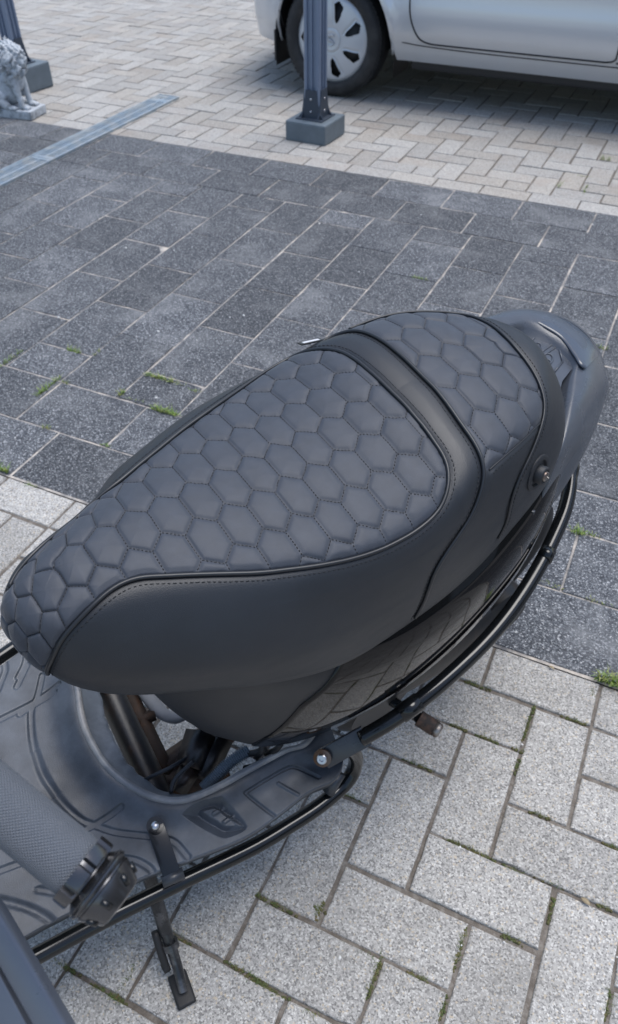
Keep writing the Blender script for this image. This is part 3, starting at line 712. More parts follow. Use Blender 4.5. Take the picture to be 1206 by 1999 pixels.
# ------------------------------------------------------------------ footboard
FZ = 28.0; FC = -5.5
near_e = [at(*p, FZ)[:2] for p in [(655,1500),(652,1520),(600,1545),(535,1594),(473,1634),(368,1676),(259,1719),(99,1799),(37,1833)]]
near_e = [np.array([-8.3, 12.5]), np.array([-9.3, 16.2])]+near_e[1:]+[np.array([-64, 10.4]), np.array([-76, 9.2]), np.array([-88, 7.5]), np.array([-93, 3.5])]
far_e = [np.array([p[0], 2*FC-p[1]+.2]) for p in near_e[::-1]]
outl = smooth_path(np.array(near_e+far_e), 8); outl = np.vstack([outl, [(-7.6, -23.5), (-7.2, -5)]])
rimp = [at(*p, FZ+1.4)[:2] for p in [(600,1456),(560,1470),(500,1502),(420,1546),(350,1570),(280,1557),(210,1509),(170,1449),(152,1400),(145,1352)]]
rim_near = [np.array(p) for p in rimp]
rim_far = [np.array([p[0], 2*(FC+.6)-p[1]]) for p in rim_near[:6][::-1]]
rim = smooth_path(np.array([np.array([-9.0, 11.0])]+rim_near+rim_far+[np.array([-9.0, -21.0])]), 8)
rc = np.array([-22.0, FC])
def by_angle(curve, n):
    a = np.unwrap(np.arctan2(curve[:, 1]-rc[1], curve[:, 0]-rc[0])); o = np.argsort(np.mod(a, 2*math.pi)); A = np.mod(a, 2*math.pi)[o]; C_ = curve[o]
    th = np.arange(n)*2*math.pi/n; rr = np.linalg.norm(C_-rc, axis=1)
    r = np.interp(th, A, rr, period=2*math.pi); return rc+np.stack([np.cos(th), np.sin(th)], 1)*r[:, None]
nA = 1100; inner = by_angle(rim, nA); outc = by_angle(outl, nA)
outc = np.where((np.linalg.norm(outc-rc, axis=1) > np.linalg.norm(inner-rc, axis=1)+1.2)[:, None], outc, inner+(inner-rc)/np.linalg.norm(inner-rc, axis=1)[:, None]*1.2)
nR = 200; w_ = np.linspace(0, 1, nR); FG = inner[None]*(1-w_)[:, None, None]+outc[None]*w_[:, None, None]; FP = FG.reshape(-1, 2)
fl = lambda lst, sub=6: smooth_path([at(*p, FZ)[:2] for p in lst], sub)
grooves = [fl([(82,1318),(73,1357),(61,1384),(60,1412),(64,1452),(77,1497),(98,1537),(127,1574),(159,1601),(186,1611),(225,1624),(289,1632)]),
    fl([(-25,1420),(0,1404),(61,1373),(103,1346),(115,1338)]), fl([(32,1340),(53,1296)]), fl([(-6,1350),(0,1333),(9,1309),(8,1292)]),
    fl([(160,1622),(191,1606),(236,1578)]), fl([(289,1632),(320,1637),(343,1646),(366,1672)]), fl([(229,1674),(264,1679),(290,1693),(300,1708)]),
    fl([(-30,1755),(0,1758),(50,1771),(85,1788),(102,1802)]), fl([(75,1736),(114,1743)]), fl([(-30,1712),(0,1699),(40,1684),(90,1662)])]
far_g = [np.stack([g_[:, 0], 2*FC-g_[:, 1]], 1) for g_ in grooves[4:]]
panel = fl([(478,1551),(520,1525),(562,1502),(580,1501),(600,1508),(622,1518)], 4); pan2 = fl([(478,1551),(505,1570),(536,1593)], 3); ribl = fl([(543,1531),(582,1552)], 3)
DZ = np.zeros(len(FP)); dg = np.full(len(FP), 1e9)
for g_ in grooves+far_g: dg = dist(FP, g_, dg)
sm = lambda d, a, b: 1-np.clip((d-a)/(b-a), 0, 1)**2*(3-2*np.clip((d-a)/(b-a), 0, 1))
DZ -= .34*sm(dg, .34, .50)
dp = dist(FP, panel); dp = dist(FP, pan2, dp); DZ -= .30*sm(dp, .12, .27); DZ += .22*sm(dist(FP, ribl), .12, .28)
pocket = np.array([at(*p, FZ)[:2] for p in [(360,1590),(385,1573),(425,1562),(440,1566),(482,1612),(450,1634),(425,1632),(362,1600)]])
pkt = smooth_path(pocket, 4, True); inP = inside(FP, pkt); dpk = dist(FP, np.vstack([pkt, pkt[:1]])); DZ -= np.where(inP, 1.1*np.clip(dpk/1.2, 0, 1)**1.0, 0)
tong = smooth_path(np.array([at(*p, FZ)[:2] for p in [(386,1588),(415,1575),(432,1580),(476,1612),(440,1619),(420,1609)]]), 3, True)
inT = inside(FP, tong); dT = dist(FP, np.vstack([tong, tong[:1]])); DZ += np.where(inT, 1.0*np.clip(dT/.5, 0, 1), 0)
for rr_ in ([(417,1591),(434,1581)], [(438,1605),(454,1594)]): DZ += .25*sm(dist(FP, fl(rr_, 2)), .12, .35)
# the floor swells up towards the rim of the opening
dr0 = np.repeat(w_, nA)*np.tile(np.linalg.norm(outc-inner, axis=1), nR)
DZ += 1.4*np.exp(-(dr0/2.3)**2)
top = np.column_stack([FP, FZ+DZ]); mb = MB(); Vv = top.tolist(); Ff = []
for l in range(nR-1):
    for c in range(nA): Ff.append((l*nA+c, l*nA+(c+1) % nA, (l+1)*nA+(c+1) % nA, (l+1)*nA+c))
base = len(Vv)
outd = (outc-rc)/np.linalg.norm(outc-rc, axis=1)[:, None]
for dz, k in ((-.15, .16), (-.5, .24), (-2.1, .02), (-2.3, -1.5)):
    for c in range(nA): p = outc[c]+outd[c]*k; Vv.append((p[0], p[1], FZ+DZ[(nR-1)*nA+c]*0+dz))
for l in range(4):
    for c in range(nA):
        a0 = ((nR-1)*nA+c) if l == 0 else base+(l-1)*nA+c; a1 = ((nR-1)*nA+(c+1) % nA) if l == 0 else base+(l-1)*nA+(c+1) % nA
        Ff.append((a0, a1, base+l*nA+(c+1) % nA, base+l*nA+c))
mb.add(Vv, Ff); floor_ = part(mb, 'footboard', FLOORM); floor_['label'] = 'scuffed black rubber footboard with moulded grooves'
# worn lip round the opening and the flange inside it
RIMM = mat('worn_rim', (.17, .175, .185), .38, color2=(.42, .39, .35), c2scale=6, c2lo=.47, c2hi=.66, var=.3, vscale=25, rvar=.1, bump=.3)
FLANGE = mat('dusty_flange', (.10, .115, .135), .45, color2=(.20, .22, .25), c2scale=8, c2lo=.45, c2hi=.65, var=.3, vscale=20, rvar=.15, bump=.4, bscale=150)
ci = np.column_stack([inner, np.full(nA, FZ+1.5)]); ind = -(inner-rc)/np.linalg.norm(inner-rc, axis=1)[:, None]
mb = MB(); rowsR = []
for k in range(9):
    a = math.pi*k/8; rowsR.append(np.column_stack([inner+ind*(.5-.5*math.cos(a)), np.full(nA, FZ+1.4)+.55*math.sin(a)-(.8 if k == 8 else 0)]))
g = np.array(rowsR); Ff = []
for l in range(8):
    for c in range(nA): Ff.append((l*nA+c, l*nA+(c+1) % nA, (l+1)*nA+(c+1) % nA, (l+1)*nA+c))
mb.add(g.reshape(-1, 3), Ff); part(mb, 'rim', RIMM, floor_)
th = np.arange(nA)*2*math.pi/nA; wid = np.interp(th, [0, 1.2, 1.9, 2.6, 3.14, 3.9, 5.0, 6.28], [.5, .6, .9, 2.2, 2.7, 2.7, .8, .5])
ragged = np.array([mnoise.noise(Vector((math.cos(t)*9, math.sin(t)*9, 3)))*.35 for t in th])
rowsR = []
for k in range(8):
    t = k/7; rowsR.append(np.column_stack([inner+ind*(.95+(wid+ragged)[:, None]*t), FZ+.6-1.9*t**.8+0*th]))
rowsR.append(np.column_stack([inner+ind*(.95+(wid+ragged)[:, None]), FZ-1.9+0*th]))
g = np.array(rowsR); Ff = []
for l in range(8):
    for c in range(nA): Ff.append((l*nA+c, l*nA+(c+1) % nA, (l+1)*nA+(c+1) % nA, (l+1)*nA+c))
mb = MB(); mb.add(g.reshape(-1, 3), Ff); part(mb, 'flange', FLANGE, floor_)
# chassis seen through the opening
mb = MB()
mb.tube([at(190, 1300, 22), at(214, 1352, 22), at(248, 1425, 21.5), at(292, 1518, 21), at(320, 1580, 21)], 2.1, 18, sub=4)
part(mb, 'frame_tube', FRAMEM)
mb = MB()
mb.tube([at(228, 1300, 17), at(262, 1375, 17), at(306, 1468, 17), at(330, 1520, 17)], 1.3, 4)
mb.tube([at(262, 1412, 17.5), at(300, 1395, 17)], 1.1, 4)
mb.tube([at(300, 1530, 15), at(345, 1490, 15), at(400, 1452, 15), at(450, 1412, 15)], 2.8, 4)
mb.tube([at(300, 1545, 17), at(370, 1535, 17), at(440, 1500, 17)], 3.0, 4)
part(mb, 'cross_member', RUST)
mb = MB(); mb.tube([at(255, 1300, 20), at(284, 1350, 18), at(312, 1388, 17), at(340, 1402, 16), at(362, 1395, 15)], [1.4, 1.3, 1.1, .9, .9], 14, sub=5); part(mb, 'casting', mat('cast_alloy', (.30, .31, .33), .65, metal=0.0, var=.2, bump=.3))
mb = MB()
for a, b, w in (((395,1432,26),(372,1500,25),2.6), ((372,1500,25),(345,1545,24),1.6), ((430,1440,25),(395,1520,24),2.0)):
    mb.tube([at(*a), at(*b)], [w, w*.9], 4)
part(mb, 'tank_bracket', FRAMEM)
mb = MB(); mb.tube([at(281, 1523, 26.5), at(330, 1500, 26.5), at(372, 1476, 26.5)], .32, 8); mb.tube([at(333, 1548, 27), at(341, 1522, 27.6), at(362, 1500, 28), at(378, 1486, 28)], .3, 8, sub=4); part(mb, 'cable_tie_strip', MATTE)
hp = smooth_path([at(398, 1540, 26.5), at(420, 1517, 27.3), at(450, 1488, 27.8), at(485, 1464, 28.2)], 60)
mb = MB(); mb.tube(hp, [.85+.16*math.sin(i*1.05) for i in range(len(hp))], 14); part(mb, 'corrugated_hose', mat('hose_grey', (.13, .16, .19), .35, rvar=.1))
mb = MB(); mb.tube([at(384, 1558, 25), at(400, 1540, 26.1), at(430, 1512, 26.9), at(470, 1476, 27)], .22, 8, sub=5); part(mb, 'blue_wire', mat('wire_blue', (.02, .12, .30), .35))
mb = MB()
for p, q in (((470,1475,27),(520,1460,30)), ((500,1478,28),(512,1452,31)), ((520,1472,28),(548,1452,32)), ((478,1500,27.5),(505,1488,28.5))): mb.tube([at(*p), (at(*p)+at(*q))/2+np.array([0, .5, .8]), at(*q)], .45, 10, sub=4)
part(mb, 'wiring', RUBBER)
# ------------------------------------------------------------------ guards, bracket, stands
bar = ath([(640,1480,32),(672,1462,34),(705,1442,36.5),(762,1408,39),(832,1358,41),(902,1297,42.5),(962,1236,43.5),(1012,1171,44.5),(1052,1106,45.5),(1083,1044,46.5),(1104,990,47.5),(1113,935,48.5),(1108,890,49)])
ba = np.array(bar); far_bar = ba[::-1]*np.array([1, -1, 1])+np.array([0, -5.5, 0]); loop = np.vstack([ba[2:], far_bar[:-2]])
for side, pts, nm in ((1, loop, 'crash_bar'),):
    mb = MB(); mb.tube(pts, 1.12, 18, sub=8); b_ = part(mb, nm, TUBEM); b_['label'] = 'black tube guard running round the tail'
mb = MB()
for k in ((1066,1083,46.1),):
    c = at(*k); t = at(1040, 1127, 45.3)-at(1083, 1044, 46.5); t /= np.linalg.norm(t); mb.tube([c-t*.9, c+t*.9], 1.2, 18)
part(mb, 'joint_sleeve', TUBEM, b_); mb = MB(); c = at(800, 1382, 40.3); t = at(762, 1408, 39)-at(832, 1358, 41); t /= np.linalg.norm(t); mb.tube([c-t*1.6, c+t*1.6], 1.3, 18)
part(mb, 'joint_sleeve', TUBEM, b_)
mb = MB(); d = at(705, 1441, 36.5)-at(632, 1481, 33); L_ = np.linalg.norm(d); yaw = math.atan2(d[1], d[0]); pit = math.asin(d[2]/L_)
M3 = Matrix.Rotation(yaw, 3, 'Z') @ Matrix.Rotation(-pit, 3, 'Y') @ Matrix.Rotation(R(-35), 3, 'X')
mb.box((at(705, 1441, 36.5)+at(640, 1476, 33))/2, (L_+1.0, 2.9, .7), bev=.15, M=M3); part(mb, 'guard_bracket', SATIN)
ax = np.array(M3 @ Vector((0, 0, 1))); bc_ = at(629, 1480, 33.6)
mb = MB(); mb.lathe([(1.25, -.2), (1.25, .12), (1.1, .2), (0, .2)], 24, bc_, ax); part(mb, 'washer', mat('rusty_washer', (.12, .095, .08), .55, metal=.6, color2=(.12, .06, .03), c2scale=40), None, 40)
mb = MB(); mb.lathe([(.72, .1), (.72, .5), (.6, .62), (.3, .62), (.28, .4), (0, .4)], 20, bc_, ax); part(mb, 'bolt', ZINC, None, 40)
lowp = ath([(668,1462,33),(684,1464,31),(694,1478,28),(692,1498,25),(682,1519,23.5),(660,1543,22.5),(618,1577,22.5),(564,1612,22.5),(504,1648,22.5),(440,1680,22.5),(351,1722,22.5),(200,1797,22.5),(60,1872,22.5)])
la = np.vstack([np.array(lowp), [(-70, 11.5, 24), (-80, 9.0, 25), (-86, 4.0, 28)]])
mb = MB(); mb.tube(la, 1.12, 18, sub=6); part(mb, 'foot_guard', TUBEM)['label'] = 'black tube guard along the near side of the footboard'
fa = la*np.array([1, -1, 1])+np.array([0, -14.2, 0]); mb = MB(); mb.tube(fa, 1.12, 18, sub=6); part(mb, 'foot_guard', TUBEM)['label'] = 'black tube guard along the far side of the footboard'
mb = MB(); mb.tube([at(640, 1548, 24), at(664, 1508, 26)], .9, 12); part(mb, 'guard_stub', SATIN)
# flat strap holding the lower guard to the floor
a = at(303, 1612, 29.9); b = at(337, 1712, 27.6); d = b-a; L_ = np.linalg.norm(d); yaw = math.atan2(d[1], d[0]); pit = math.asin(d[2]/L_)
M3 = Matrix.Rotation(yaw, 3, 'Z') @ Matrix.Rotation(-pit, 3, 'Y')
mb = MB(); mb.box((a+b)/2, (L_, 2.3, .32), bev=.12, M=M3); mb.lathe([(1.15, -.2), (1.15, .16)], 24, a, tuple(M3 @ Vector((0, 0, 1)))); sp = part(mb, 'strap', TUBEM, None, 40)
axs = tuple(M3 @ Vector((0, 0, 1)))
mb = MB(); mb.lathe([(.62, .1), (.6, .3), (.42, .52), (.15, .6), (0, .6)], 18, a, axs); part(mb, 'screw_head', ZINC, sp)
mb = MB(); mb.tube([b+np.array([-1.4, -.3, -.3]), b+np.array([1.4, .3, -.3])], .8, 10); part(mb, 'clamp', SATIN, sp)
# side stand, world heights
def atw(px, py, zw):
    d = CAMM@np.array([(px-603)/1500.98, -(py-999.5)/1500.98, -1.0]); C0 = np.array(CAM_POS)*100; t = (zw-C0[2])/d[2]; return LM.T@(C0+t*d-LO)
s0, s1, s2, s3 = atw(288, 1700, 18), atw(322, 1815, 8.0), atw(344, 1880, 4.0), atw(358, 1935, 1.6)
mb = MB(); mb.tube([s0, s1], .98, 16); mb.tube([s1, s2, s3], [.9, .75, .65], 14, sub=4)
mb.tube([s1+(s2-s1)*.35, s1+(s2-s1)*.55], 1.25, 16); st = part(mb, 'side_stand', mat('stand_grey', (.035, .037, .04), .3, metal=.5, color2=(.12, .12, .125), c2scale=25, rvar=.1), None, 50)
mb = MB(); mb.tube([s1+np.array([-1.3, -.6, .2]), (s1+s2)/2+np.array([-1.5, -.2, .2]), s2+np.array([-1.5, 0, -.2])], .55, 10, sub=4); mb.lathe([(.7, -.4), (.7, .6), (0, .6)], 12, s2+np.array([-1.6, -.4, 0]), (1, 0, 0)); part(mb, 'spring', RUBBER, st)
f0 = atw(346, 1905, .55); f1 = atw(364, 1958, .55); d = f1-f0; d /= np.linalg.norm(d); up = LM.T@np.array([0, 0, 1.]); sdv = np.cross(up, d)
M3 = Matrix([list(x) for x in np.array([d, sdv, up]).T])
mb = MB(); mb.box((f0+f1)/2, (4.8, 2.8, .8), bev=.38, M=M3); part(mb, 'stand_foot', RUBBER, st)
# kick starter end
k0, k1, k2 = atw(780, 1378, 21), atw(818, 1402, 20.5), atw(858, 1428, 19.6)
mb = MB(); mb.tube([k0+(k0-k1)*1.5, k0, k1], .85, 12); kk = part(mb, 'kick_lever', TUBEM)
mb = MB(); dd = k2-k1; kp = [k1+dd*t for t in np.linspace(-.02, .72, 26)]; mb.tube(kp, [1.25+.10*(i % 2) for i in range(26)], 18); part(mb, 'pedal_rubber', mat('pedal_worn', (.03, .022, .018), .7, color2=(.10, .055, .035), c2scale=60, var=.3), kk)
mb = MB(); mb.tube([k1+dd*.70, k1+dd*.95, k1+dd*1.02], [1.22, 1.22, 1.0], 18); part(mb, 'pedal_end', STEEL, kk)
# ------------------------------------------------------------------ handlebar end close to the lens
def atd(px, py, d):
    v = CAMM@np.array([(px-603)/1500.98, -(py-999.5)/1500.98, -1.0])*d; return LM.T@(np.array(CAM_POS)*100+v-LO)
def grip_mat():
    m = mat('grip_rubber', (.17, .185, .21), .42, var=.08, vscale=20); nt = m.node_tree; L = nt.links.new; b = nt.nodes['Principled BSDF']
    uv = N(nt, 'ShaderNodeUVMap', uv_map='UVMap'); sp = N(nt, 'ShaderNodeSeparateXYZ'); L(uv.outputs[0], sp.inputs[0]); outs = []
    for s in (1, -1):
        a = N(nt, 'ShaderNodeMath', operation='MULTIPLY'); a.inputs[1].default_value = s; L(sp.outputs[1], a.inputs[0])
        c = N(nt, 'ShaderNodeMath', operation='ADD'); L(sp.outputs[0], c.inputs[0]); L(a.outputs[0], c.inputs[1])
        s_ = N(nt, 'ShaderNodeMath', operation='SINE'); L(c.outputs[0], s_.inputs[0]); ab = N(nt, 'ShaderNodeMath', operation='ABSOLUTE'); L(s_.outputs[0], ab.inputs[0]); outs.append(ab)
    mn = N(nt, 'ShaderNodeMath', operation='MINIMUM'); L(outs[0].outputs[0], mn.inputs[0]); L(outs[1].outputs[0], mn.inputs[1])
    bp = N(nt, 'ShaderNodeBump', Strength=1.0, Distance=.0011); L(mn.outputs[0], bp.inputs['Height']); L(bp.outputs[0], b.inputs['Normal']); return m
GD = 43.0
g1 = atd(158, 1698, GD); g0 = atd(0, 1567, GD+.3); gd = (g1-g0)/np.linalg.norm(g1-g0); g00 = g1-gd*12.5
q3_ = Vector(gd).to_track_quat('Z', 'Y').to_matrix()
ng, mg = 64, 40; V = []; UVl = []; Ff = []
for i in range(mg+1):
    for k in range(ng+1):
        a = 2*math.pi*k/ng; rr = 1.72 if 0 < i < mg else 1.6
        V.append(g00+np.array(q3_@Vector((rr*math.cos(a), rr*math.sin(a), 12.5*i/mg)))); UVl.append((a*24/1.0, 12.5*i/mg*(24/1.72)))
for i in range(mg):
    for k in range(ng): Ff.append((i*(ng+1)+k, i*(ng+1)+k+1, (i+1)*(ng+1)+k+1, (i+1)*(ng+1)+k))
grip = link('handlebar_grip', V, Ff, grip_mat(), scooter, True, .01)
uvl = grip.data.uv_layers.new(name='UVMap'); uvl.data.foreach_set('uv', np.array([UVl[grip.data.loops[i].vertex_index] for i in range(len(grip.data.loops))]).ravel())
bm = bmesh.new(); bm.from_mesh(grip.data); bmesh.ops.recalc_face_normals(bm, faces=bm.faces[:]); bm.to_mesh(grip.data); bm.free()
DCH = mat('dark_chrome', (.10, .10, .105), .22, metal=.9, rvar=.06)
def gp(t): return g1+gd*t
def notched(r0, r1, t0, t1, nn, depth, n=96, duty=.35):
    mb = MB(); V = []; Ff = []
    prof = [(r0*.6, t0), (r0, t0), (r0*1.0, t0+.08), (r1, t1-.1), (r1*.97, t1), (r1*.6, t1)]
    for r, t in prof:
        for k in range(n):
            ph = (k*nn/n) % 1.0; rr = r-(depth if (ph < duty and r > r0*.8) else 0); a = 2*math.pi*k/n; V.append(gp(t)+np.array(q3_@Vector((rr*math.cos(a), rr*math.sin(a), 0))))
    for i in range(len(prof)-1):
        for k in range(n): Ff.append((i*n+k, i*n+(k+1) % n, (i+1)*n+(k+1) % n, (i+1)*n+k))
    Ff.append(tuple(range((len(prof)-1)*n, len(prof)*n))); mb.add(V, Ff); return mb
be = part(notched(2.0, 2.0, -.25, .62, 8, .28, duty=.22), 'bar_end', DCH, None, 35)
mb = notched(1.62, 2.08, .6, 1.15, 1, 0); mb2 = MB(); mb2.lathe([(1.6, 1.1), (2.06, 1.14), (2.12, 1.24), (2.06, 1.36), (1.92, 1.42), (1.92, 1.52), (1.98, 1.58), (1.95, 1.70), (1.50, 2.72), (1.40, 2.86), (1.15, 2.92), (1.05, 2.80), (0, 2.80)], 72, g1, gd)
part(mb, 'collar', DCH, be, 35); tip_ = part(mb2, 'tip', DCH, be, 35)
for k in range(7):
    a_ = 2*math.pi*(k+.3)/7; e_ = np.array(q3_@Vector((math.cos(a_), math.sin(a_), 0))); mb = MB()
    mb.tube([g1+gd*1.92+e_*1.83, g1+gd*2.50+e_*1.585], .19, 12); part(mb, 'tip_slot', TUBEM, tip_)
mb = MB(); mb.tube([g00-gd*14, g00+gd*.5], 1.15, 18); mb.tube([g00-gd*14, g00-gd*20+np.array([-3, 0, 1])], [1.15, 3.0], 18); part(mb, 'handlebar', TUBEM)
mb = MB(); mb.tube([g00-gd*2.5, g00-gd*.2], 2.1, 24); part(mb, 'lever_clamp', DCH, None, 40)
# brake lever: two flat rails with a slot between them
LEV = mat('lever_black', (.11, .125, .155), .30, metal=.5, var=.1, rvar=.08)
def slab(px, d, th, name, m, parent=None, bev=.12):
    P = np.array([atd(x, y, d) for x, y in px]); c = P.mean(0); n = np.cross(P[1]-P[0], P[2]-P[0]); n /= np.linalg.norm(n)
    if n@(CLOC-c) < 0: n = -n
    e1 = P[1]-P[0]; e1 /= np.linalg.norm(e1); e2 = np.cross(n, e1); M4 = Matrix([[e1[0], e2[0], n[0], c[0]], [e1[1], e2[1], n[1], c[1]], [e1[2], e2[2], n[2], c[2]], [0, 0, 0, 1]])
    poly = [((p-c)@e1, (p-c)@e2) for p in P]; mb = MB(); mb.prism(poly, -th, 0, bev, M4); return part(mb, name, m, parent, 40)
lev = slab([(-160,1560),(2,1786),(140,2020),(260,2260),(205,2290),(88,2052),(-48,1812),(-195,1600)], 46.0, .9, 'brake_lever', LEV, bev=.3)
slab([(-200,1660),(-20,1868),(78,2050),(180,2250),(60,2300),(-140,2000),(-230,1760)], 46.3, .9, 'lever_rail', LEV, lev)
slab([(-190,1600),(-40,1800),(95,2050),(210,2290),(170,2280),(40,2030),(-60,1850),(-200,1650)], 47.2, .3, 'lever_web', RUBBER, lev)
# leg shield and steering column further forward, out of frame
mb = MB(); V = []; Ff = []
for i in range(13):
    for j in range(17):
        z = 27+i*4.6; w = np.interp(z, [27, 45, 70, 83], [15, 19, 19, 12]); y = YC+w*(2*j/16-1); V.append((-92-.10*(z-27)+.018*(y-YC)**2*.6, y, z))
mb.add(V, grid_faces(13, 17)); ls = part(mb, 'leg_shield', MATTE)
md = ls.modifiers.new('thick', 'SOLIDIFY'); md.thickness = .025
mb = MB(); mb.tube([(-101, YC, 20), (-95, YC, 60), (-90, YC, 90)], 3.2, 16, sub=4); part(mb, 'steering_column', FRAMEM)
#PART5
# ------------------------------------------------------------------ drain channel
def bits(): return MB()
dr = tag(empty('drain_channel', (-2.585, 1.2, 0)), 'grey slotted steel drain channel let into the paving at the left', 'drain')
GALV = mat('galvanised', (.30, .36, .41), .45, metal=.35, color2=(.40, .42, .42), c2scale=14, var=.15, vscale=30, rvar=.1)
DKM = mat('slot_dark', (.03, .032, .035), .8)
y0d, y1d = -.6, 3.50
mb = MB(); L_ = y1d-y0d; mb.box((-.062, (y0d+y1d)/2-1.2, .004), (.008, L_, .016)); mb.box((.062, (y0d+y1d)/2-1.2, .004), (.008, L_, .016)); mb.box((0, y1d-1.2, .004), (.13, .008, .0155))
mb.build('channel_frame', GALV, dr, False)
k = 0; y = y0d
while y < y1d-.05:
    ye = min(y+1.0, y1d-.006); mb = MB(); base_m = MB()
    n = int((ye-y)/.0125)
    for sx in (-.055, -.001, .053):
        mb.box((sx+.001, (y+ye)/2-1.2, .006), (.010, ye-y-.006, .006))
    for i in range(n):
        yy = y+.006+i*.0125; mb.box((.0, yy-1.2, .0055), (.112, .0068, .0045))
    for i in (0, 1): mb.box((0, (y+.012 if i == 0 else ye-.012)-1.2, .0064), (.112, .02, .006))
    mb.build('grate', GALV, dr, False); y += 1.0
mb = MB(); mb.box((0, (y0d+y1d)/2-1.2, .0015), (.118, L_-.01, .002)); mb.build('channel_bed', DKM, dr, False)

# ------------------------------------------------------------------ posts
POSTM = mat('post_blue_grey', (.20, .245, .33), .38, metal=.25, var=.06, vscale=6, rvar=.08)
BLOCKM = mat('block_paint', (.12, .15, .175), .55, color2=(.34, .34, .32), c2scale=7, c2lo=.66, c2hi=.72, var=.15, vscale=18, bump=.3, bscale=120)
BRACK = mat('bracket_dark', (.055, .07, .095), .45, metal=.3)
def post(loc, label, bw, bh, rz, h=2.6, pw=.085):
    r = tag(empty('pergola_post', loc, (0, 0, rz)), label, 'post', 'pergola posts on painted blocks')
    mb = MB(); mb.box((0, 0, bh/2), (bw, bw, bh), bev=.008)
    o = mb.build('footing_block', BLOCKM, r, False)
    # fluted aluminium section
    a = pw/2; g = .012; gd_ = .010; poly = []
    for q in range(4):
        c, s = math.cos(q*math.pi/2), math.sin(q*math.pi/2)
        for x, y in ((a, -a+.006), (a, -g-.012), (a-gd_, -g-.010), (a-gd_, -.004), (a-.001, -.003), (a-.001, .003), (a-gd_, .004), (a-gd_, g+.010), (a, g+.012), (a, a-.006), (a-.006, a)):
            poly.append((x*c-y*s, x*s+y*c))
    mb = MB(); mb.prism(poly, bh+.006, h); mb.build('column', POSTM, r, False)
    mb = MB(); mb.box((0, 0, bh+.003), (pw*1.7, pw*1.7, .006), bev=.001); mb.build('base_plate', BRACK, r, False)
    for q in range(4):
        br = MB(); Mx = Matrix.Rotation(q*math.pi/2, 4, 'Z') @ Matrix.Translation((a+.0035, 0, 0)) @ Matrix.Rotation(R(90), 4, 'X') @ Matrix.Rotation(R(90), 4, 'Y')
        prof = [(-.068, bh+.006), (.068, bh+.006), (.050, bh+.03), (.038, bh+.07), (.031, bh+.11), (.029, bh+.13), (-.029, bh+.13), (-.031, bh+.11), (-.038, bh+.07), (-.050, bh+.03)]
        bm_ = [(p[0], p[1]) for p in prof]
        V = []; n = len(bm_)
        for t in (0, .005):
            for (u, z) in bm_: V.append(Matrix.Rotation(q*math.pi/2, 4, 'Z') @ Vector((a+.001+t, u, z)))
        F_ = [tuple(range(n)), tuple(range(2*n-1, n-1, -1))]+[(i, (i+1) % n, n+(i+1) % n, n+i) for i in range(n)]
        br.add(V, F_); b = br.build('foot_bracket', BRACK, r, False)
        mb = MB()
        for z in (bh+.035, bh+.09):
            mb = MB(); mb.lathe([(.006, 0), (.0055, .003), (.003, .0045), (0, .0045)], 10, Matrix.Rotation(q*math.pi/2, 4, 'Z') @ Vector((a+.006, 0, z)), Matrix.Rotation(q*math.pi/2, 3, 'Z') @ Vector((1, 0, 0))); mb.build('rivet', ZINC, b)
    return r
post((-1.545, 3.225, 0), 'blue grey pergola post on a small painted block in front of the car wheel', .22, .092, R(-3))
post((-3.475, 3.31, 0), 'dark grey pergola post on a chipped block behind the lion statue', .25, .13, R(-4))

# ------------------------------------------------------------------ lion statue
lion = tag(empty('lion_statue', (-3.155, 2.90, 0), (0, 0, R(8))), 'weathered pale stone lion sitting on a small plinth by the left post', 'statue')
LST = mat('lion_stone', (.44, .47, .50), .8, color2=(.12, .13, .14), c2scale=22, c2lo=.50, c2hi=.68, var=.25, vscale=60, bump=.7, bscale=90)
def ell(c, r, rot=(0, 0, 0), seg=20):
    bm = bmesh.new(); bmesh.ops.create_uvsphere(bm, u_segments=seg, v_segments=seg//2+2, radius=1)
    M4 = Matrix.Translation(Vector(c)) @ Euler([R(a) for a in rot]).to_matrix().to_4x4() @ Matrix.Diagonal((*r, 1)); bm.transform(M4); bm.verts.index_update()
    out = ([v.co.copy() for v in bm.verts], [[v.index for v in f.verts] for f in bm.faces]); bm.free(); return out
mb = MB()
add = lambda *a, **k: mb.add(*ell(*a, **k))
# faces +x; seated: rump at -x
add((-.075, 0, .10), (.072, .062, .075)); add((-.035, 0, .135), (.075, .055, .085), (0, -35, 0)); add((.015, 0, .185), (.055, .052, .075), (0, -15, 0))
for s in (1, -1):
    add((-.060, s*.052, .085), (.055, .026, .048), (0, 15, 0)); mb.tube([(-.045, s*.058, .075), (-.015, s*.062, .058), (.005, s*.062, .052)], [.026, .020, .016], 12, sub=4)
    add((.018, s*.062, .050), (.030, .019, .012))
    mb.tube([(.030, s*.034, .200), (.044, s*.038, .150), (.054, s*.038, .100), (.062, s*.038, .062)], [.028, .022, .016, .015], 14, sub=5)
    add((.076, s*.038, .052), (.027, .020, .014))
    for t in range(4): add((.096, s*.038+(t-1.5)*.0095, .049), (.011, .0052, .009))
mb.tube([(-.125, .01, .055), (-.140, .045, .050), (-.110, .080, .050), (-.05, .092, .050), (.0, .090, .050)], [.012, .010, .009, .009, .013], 10, sub=6)
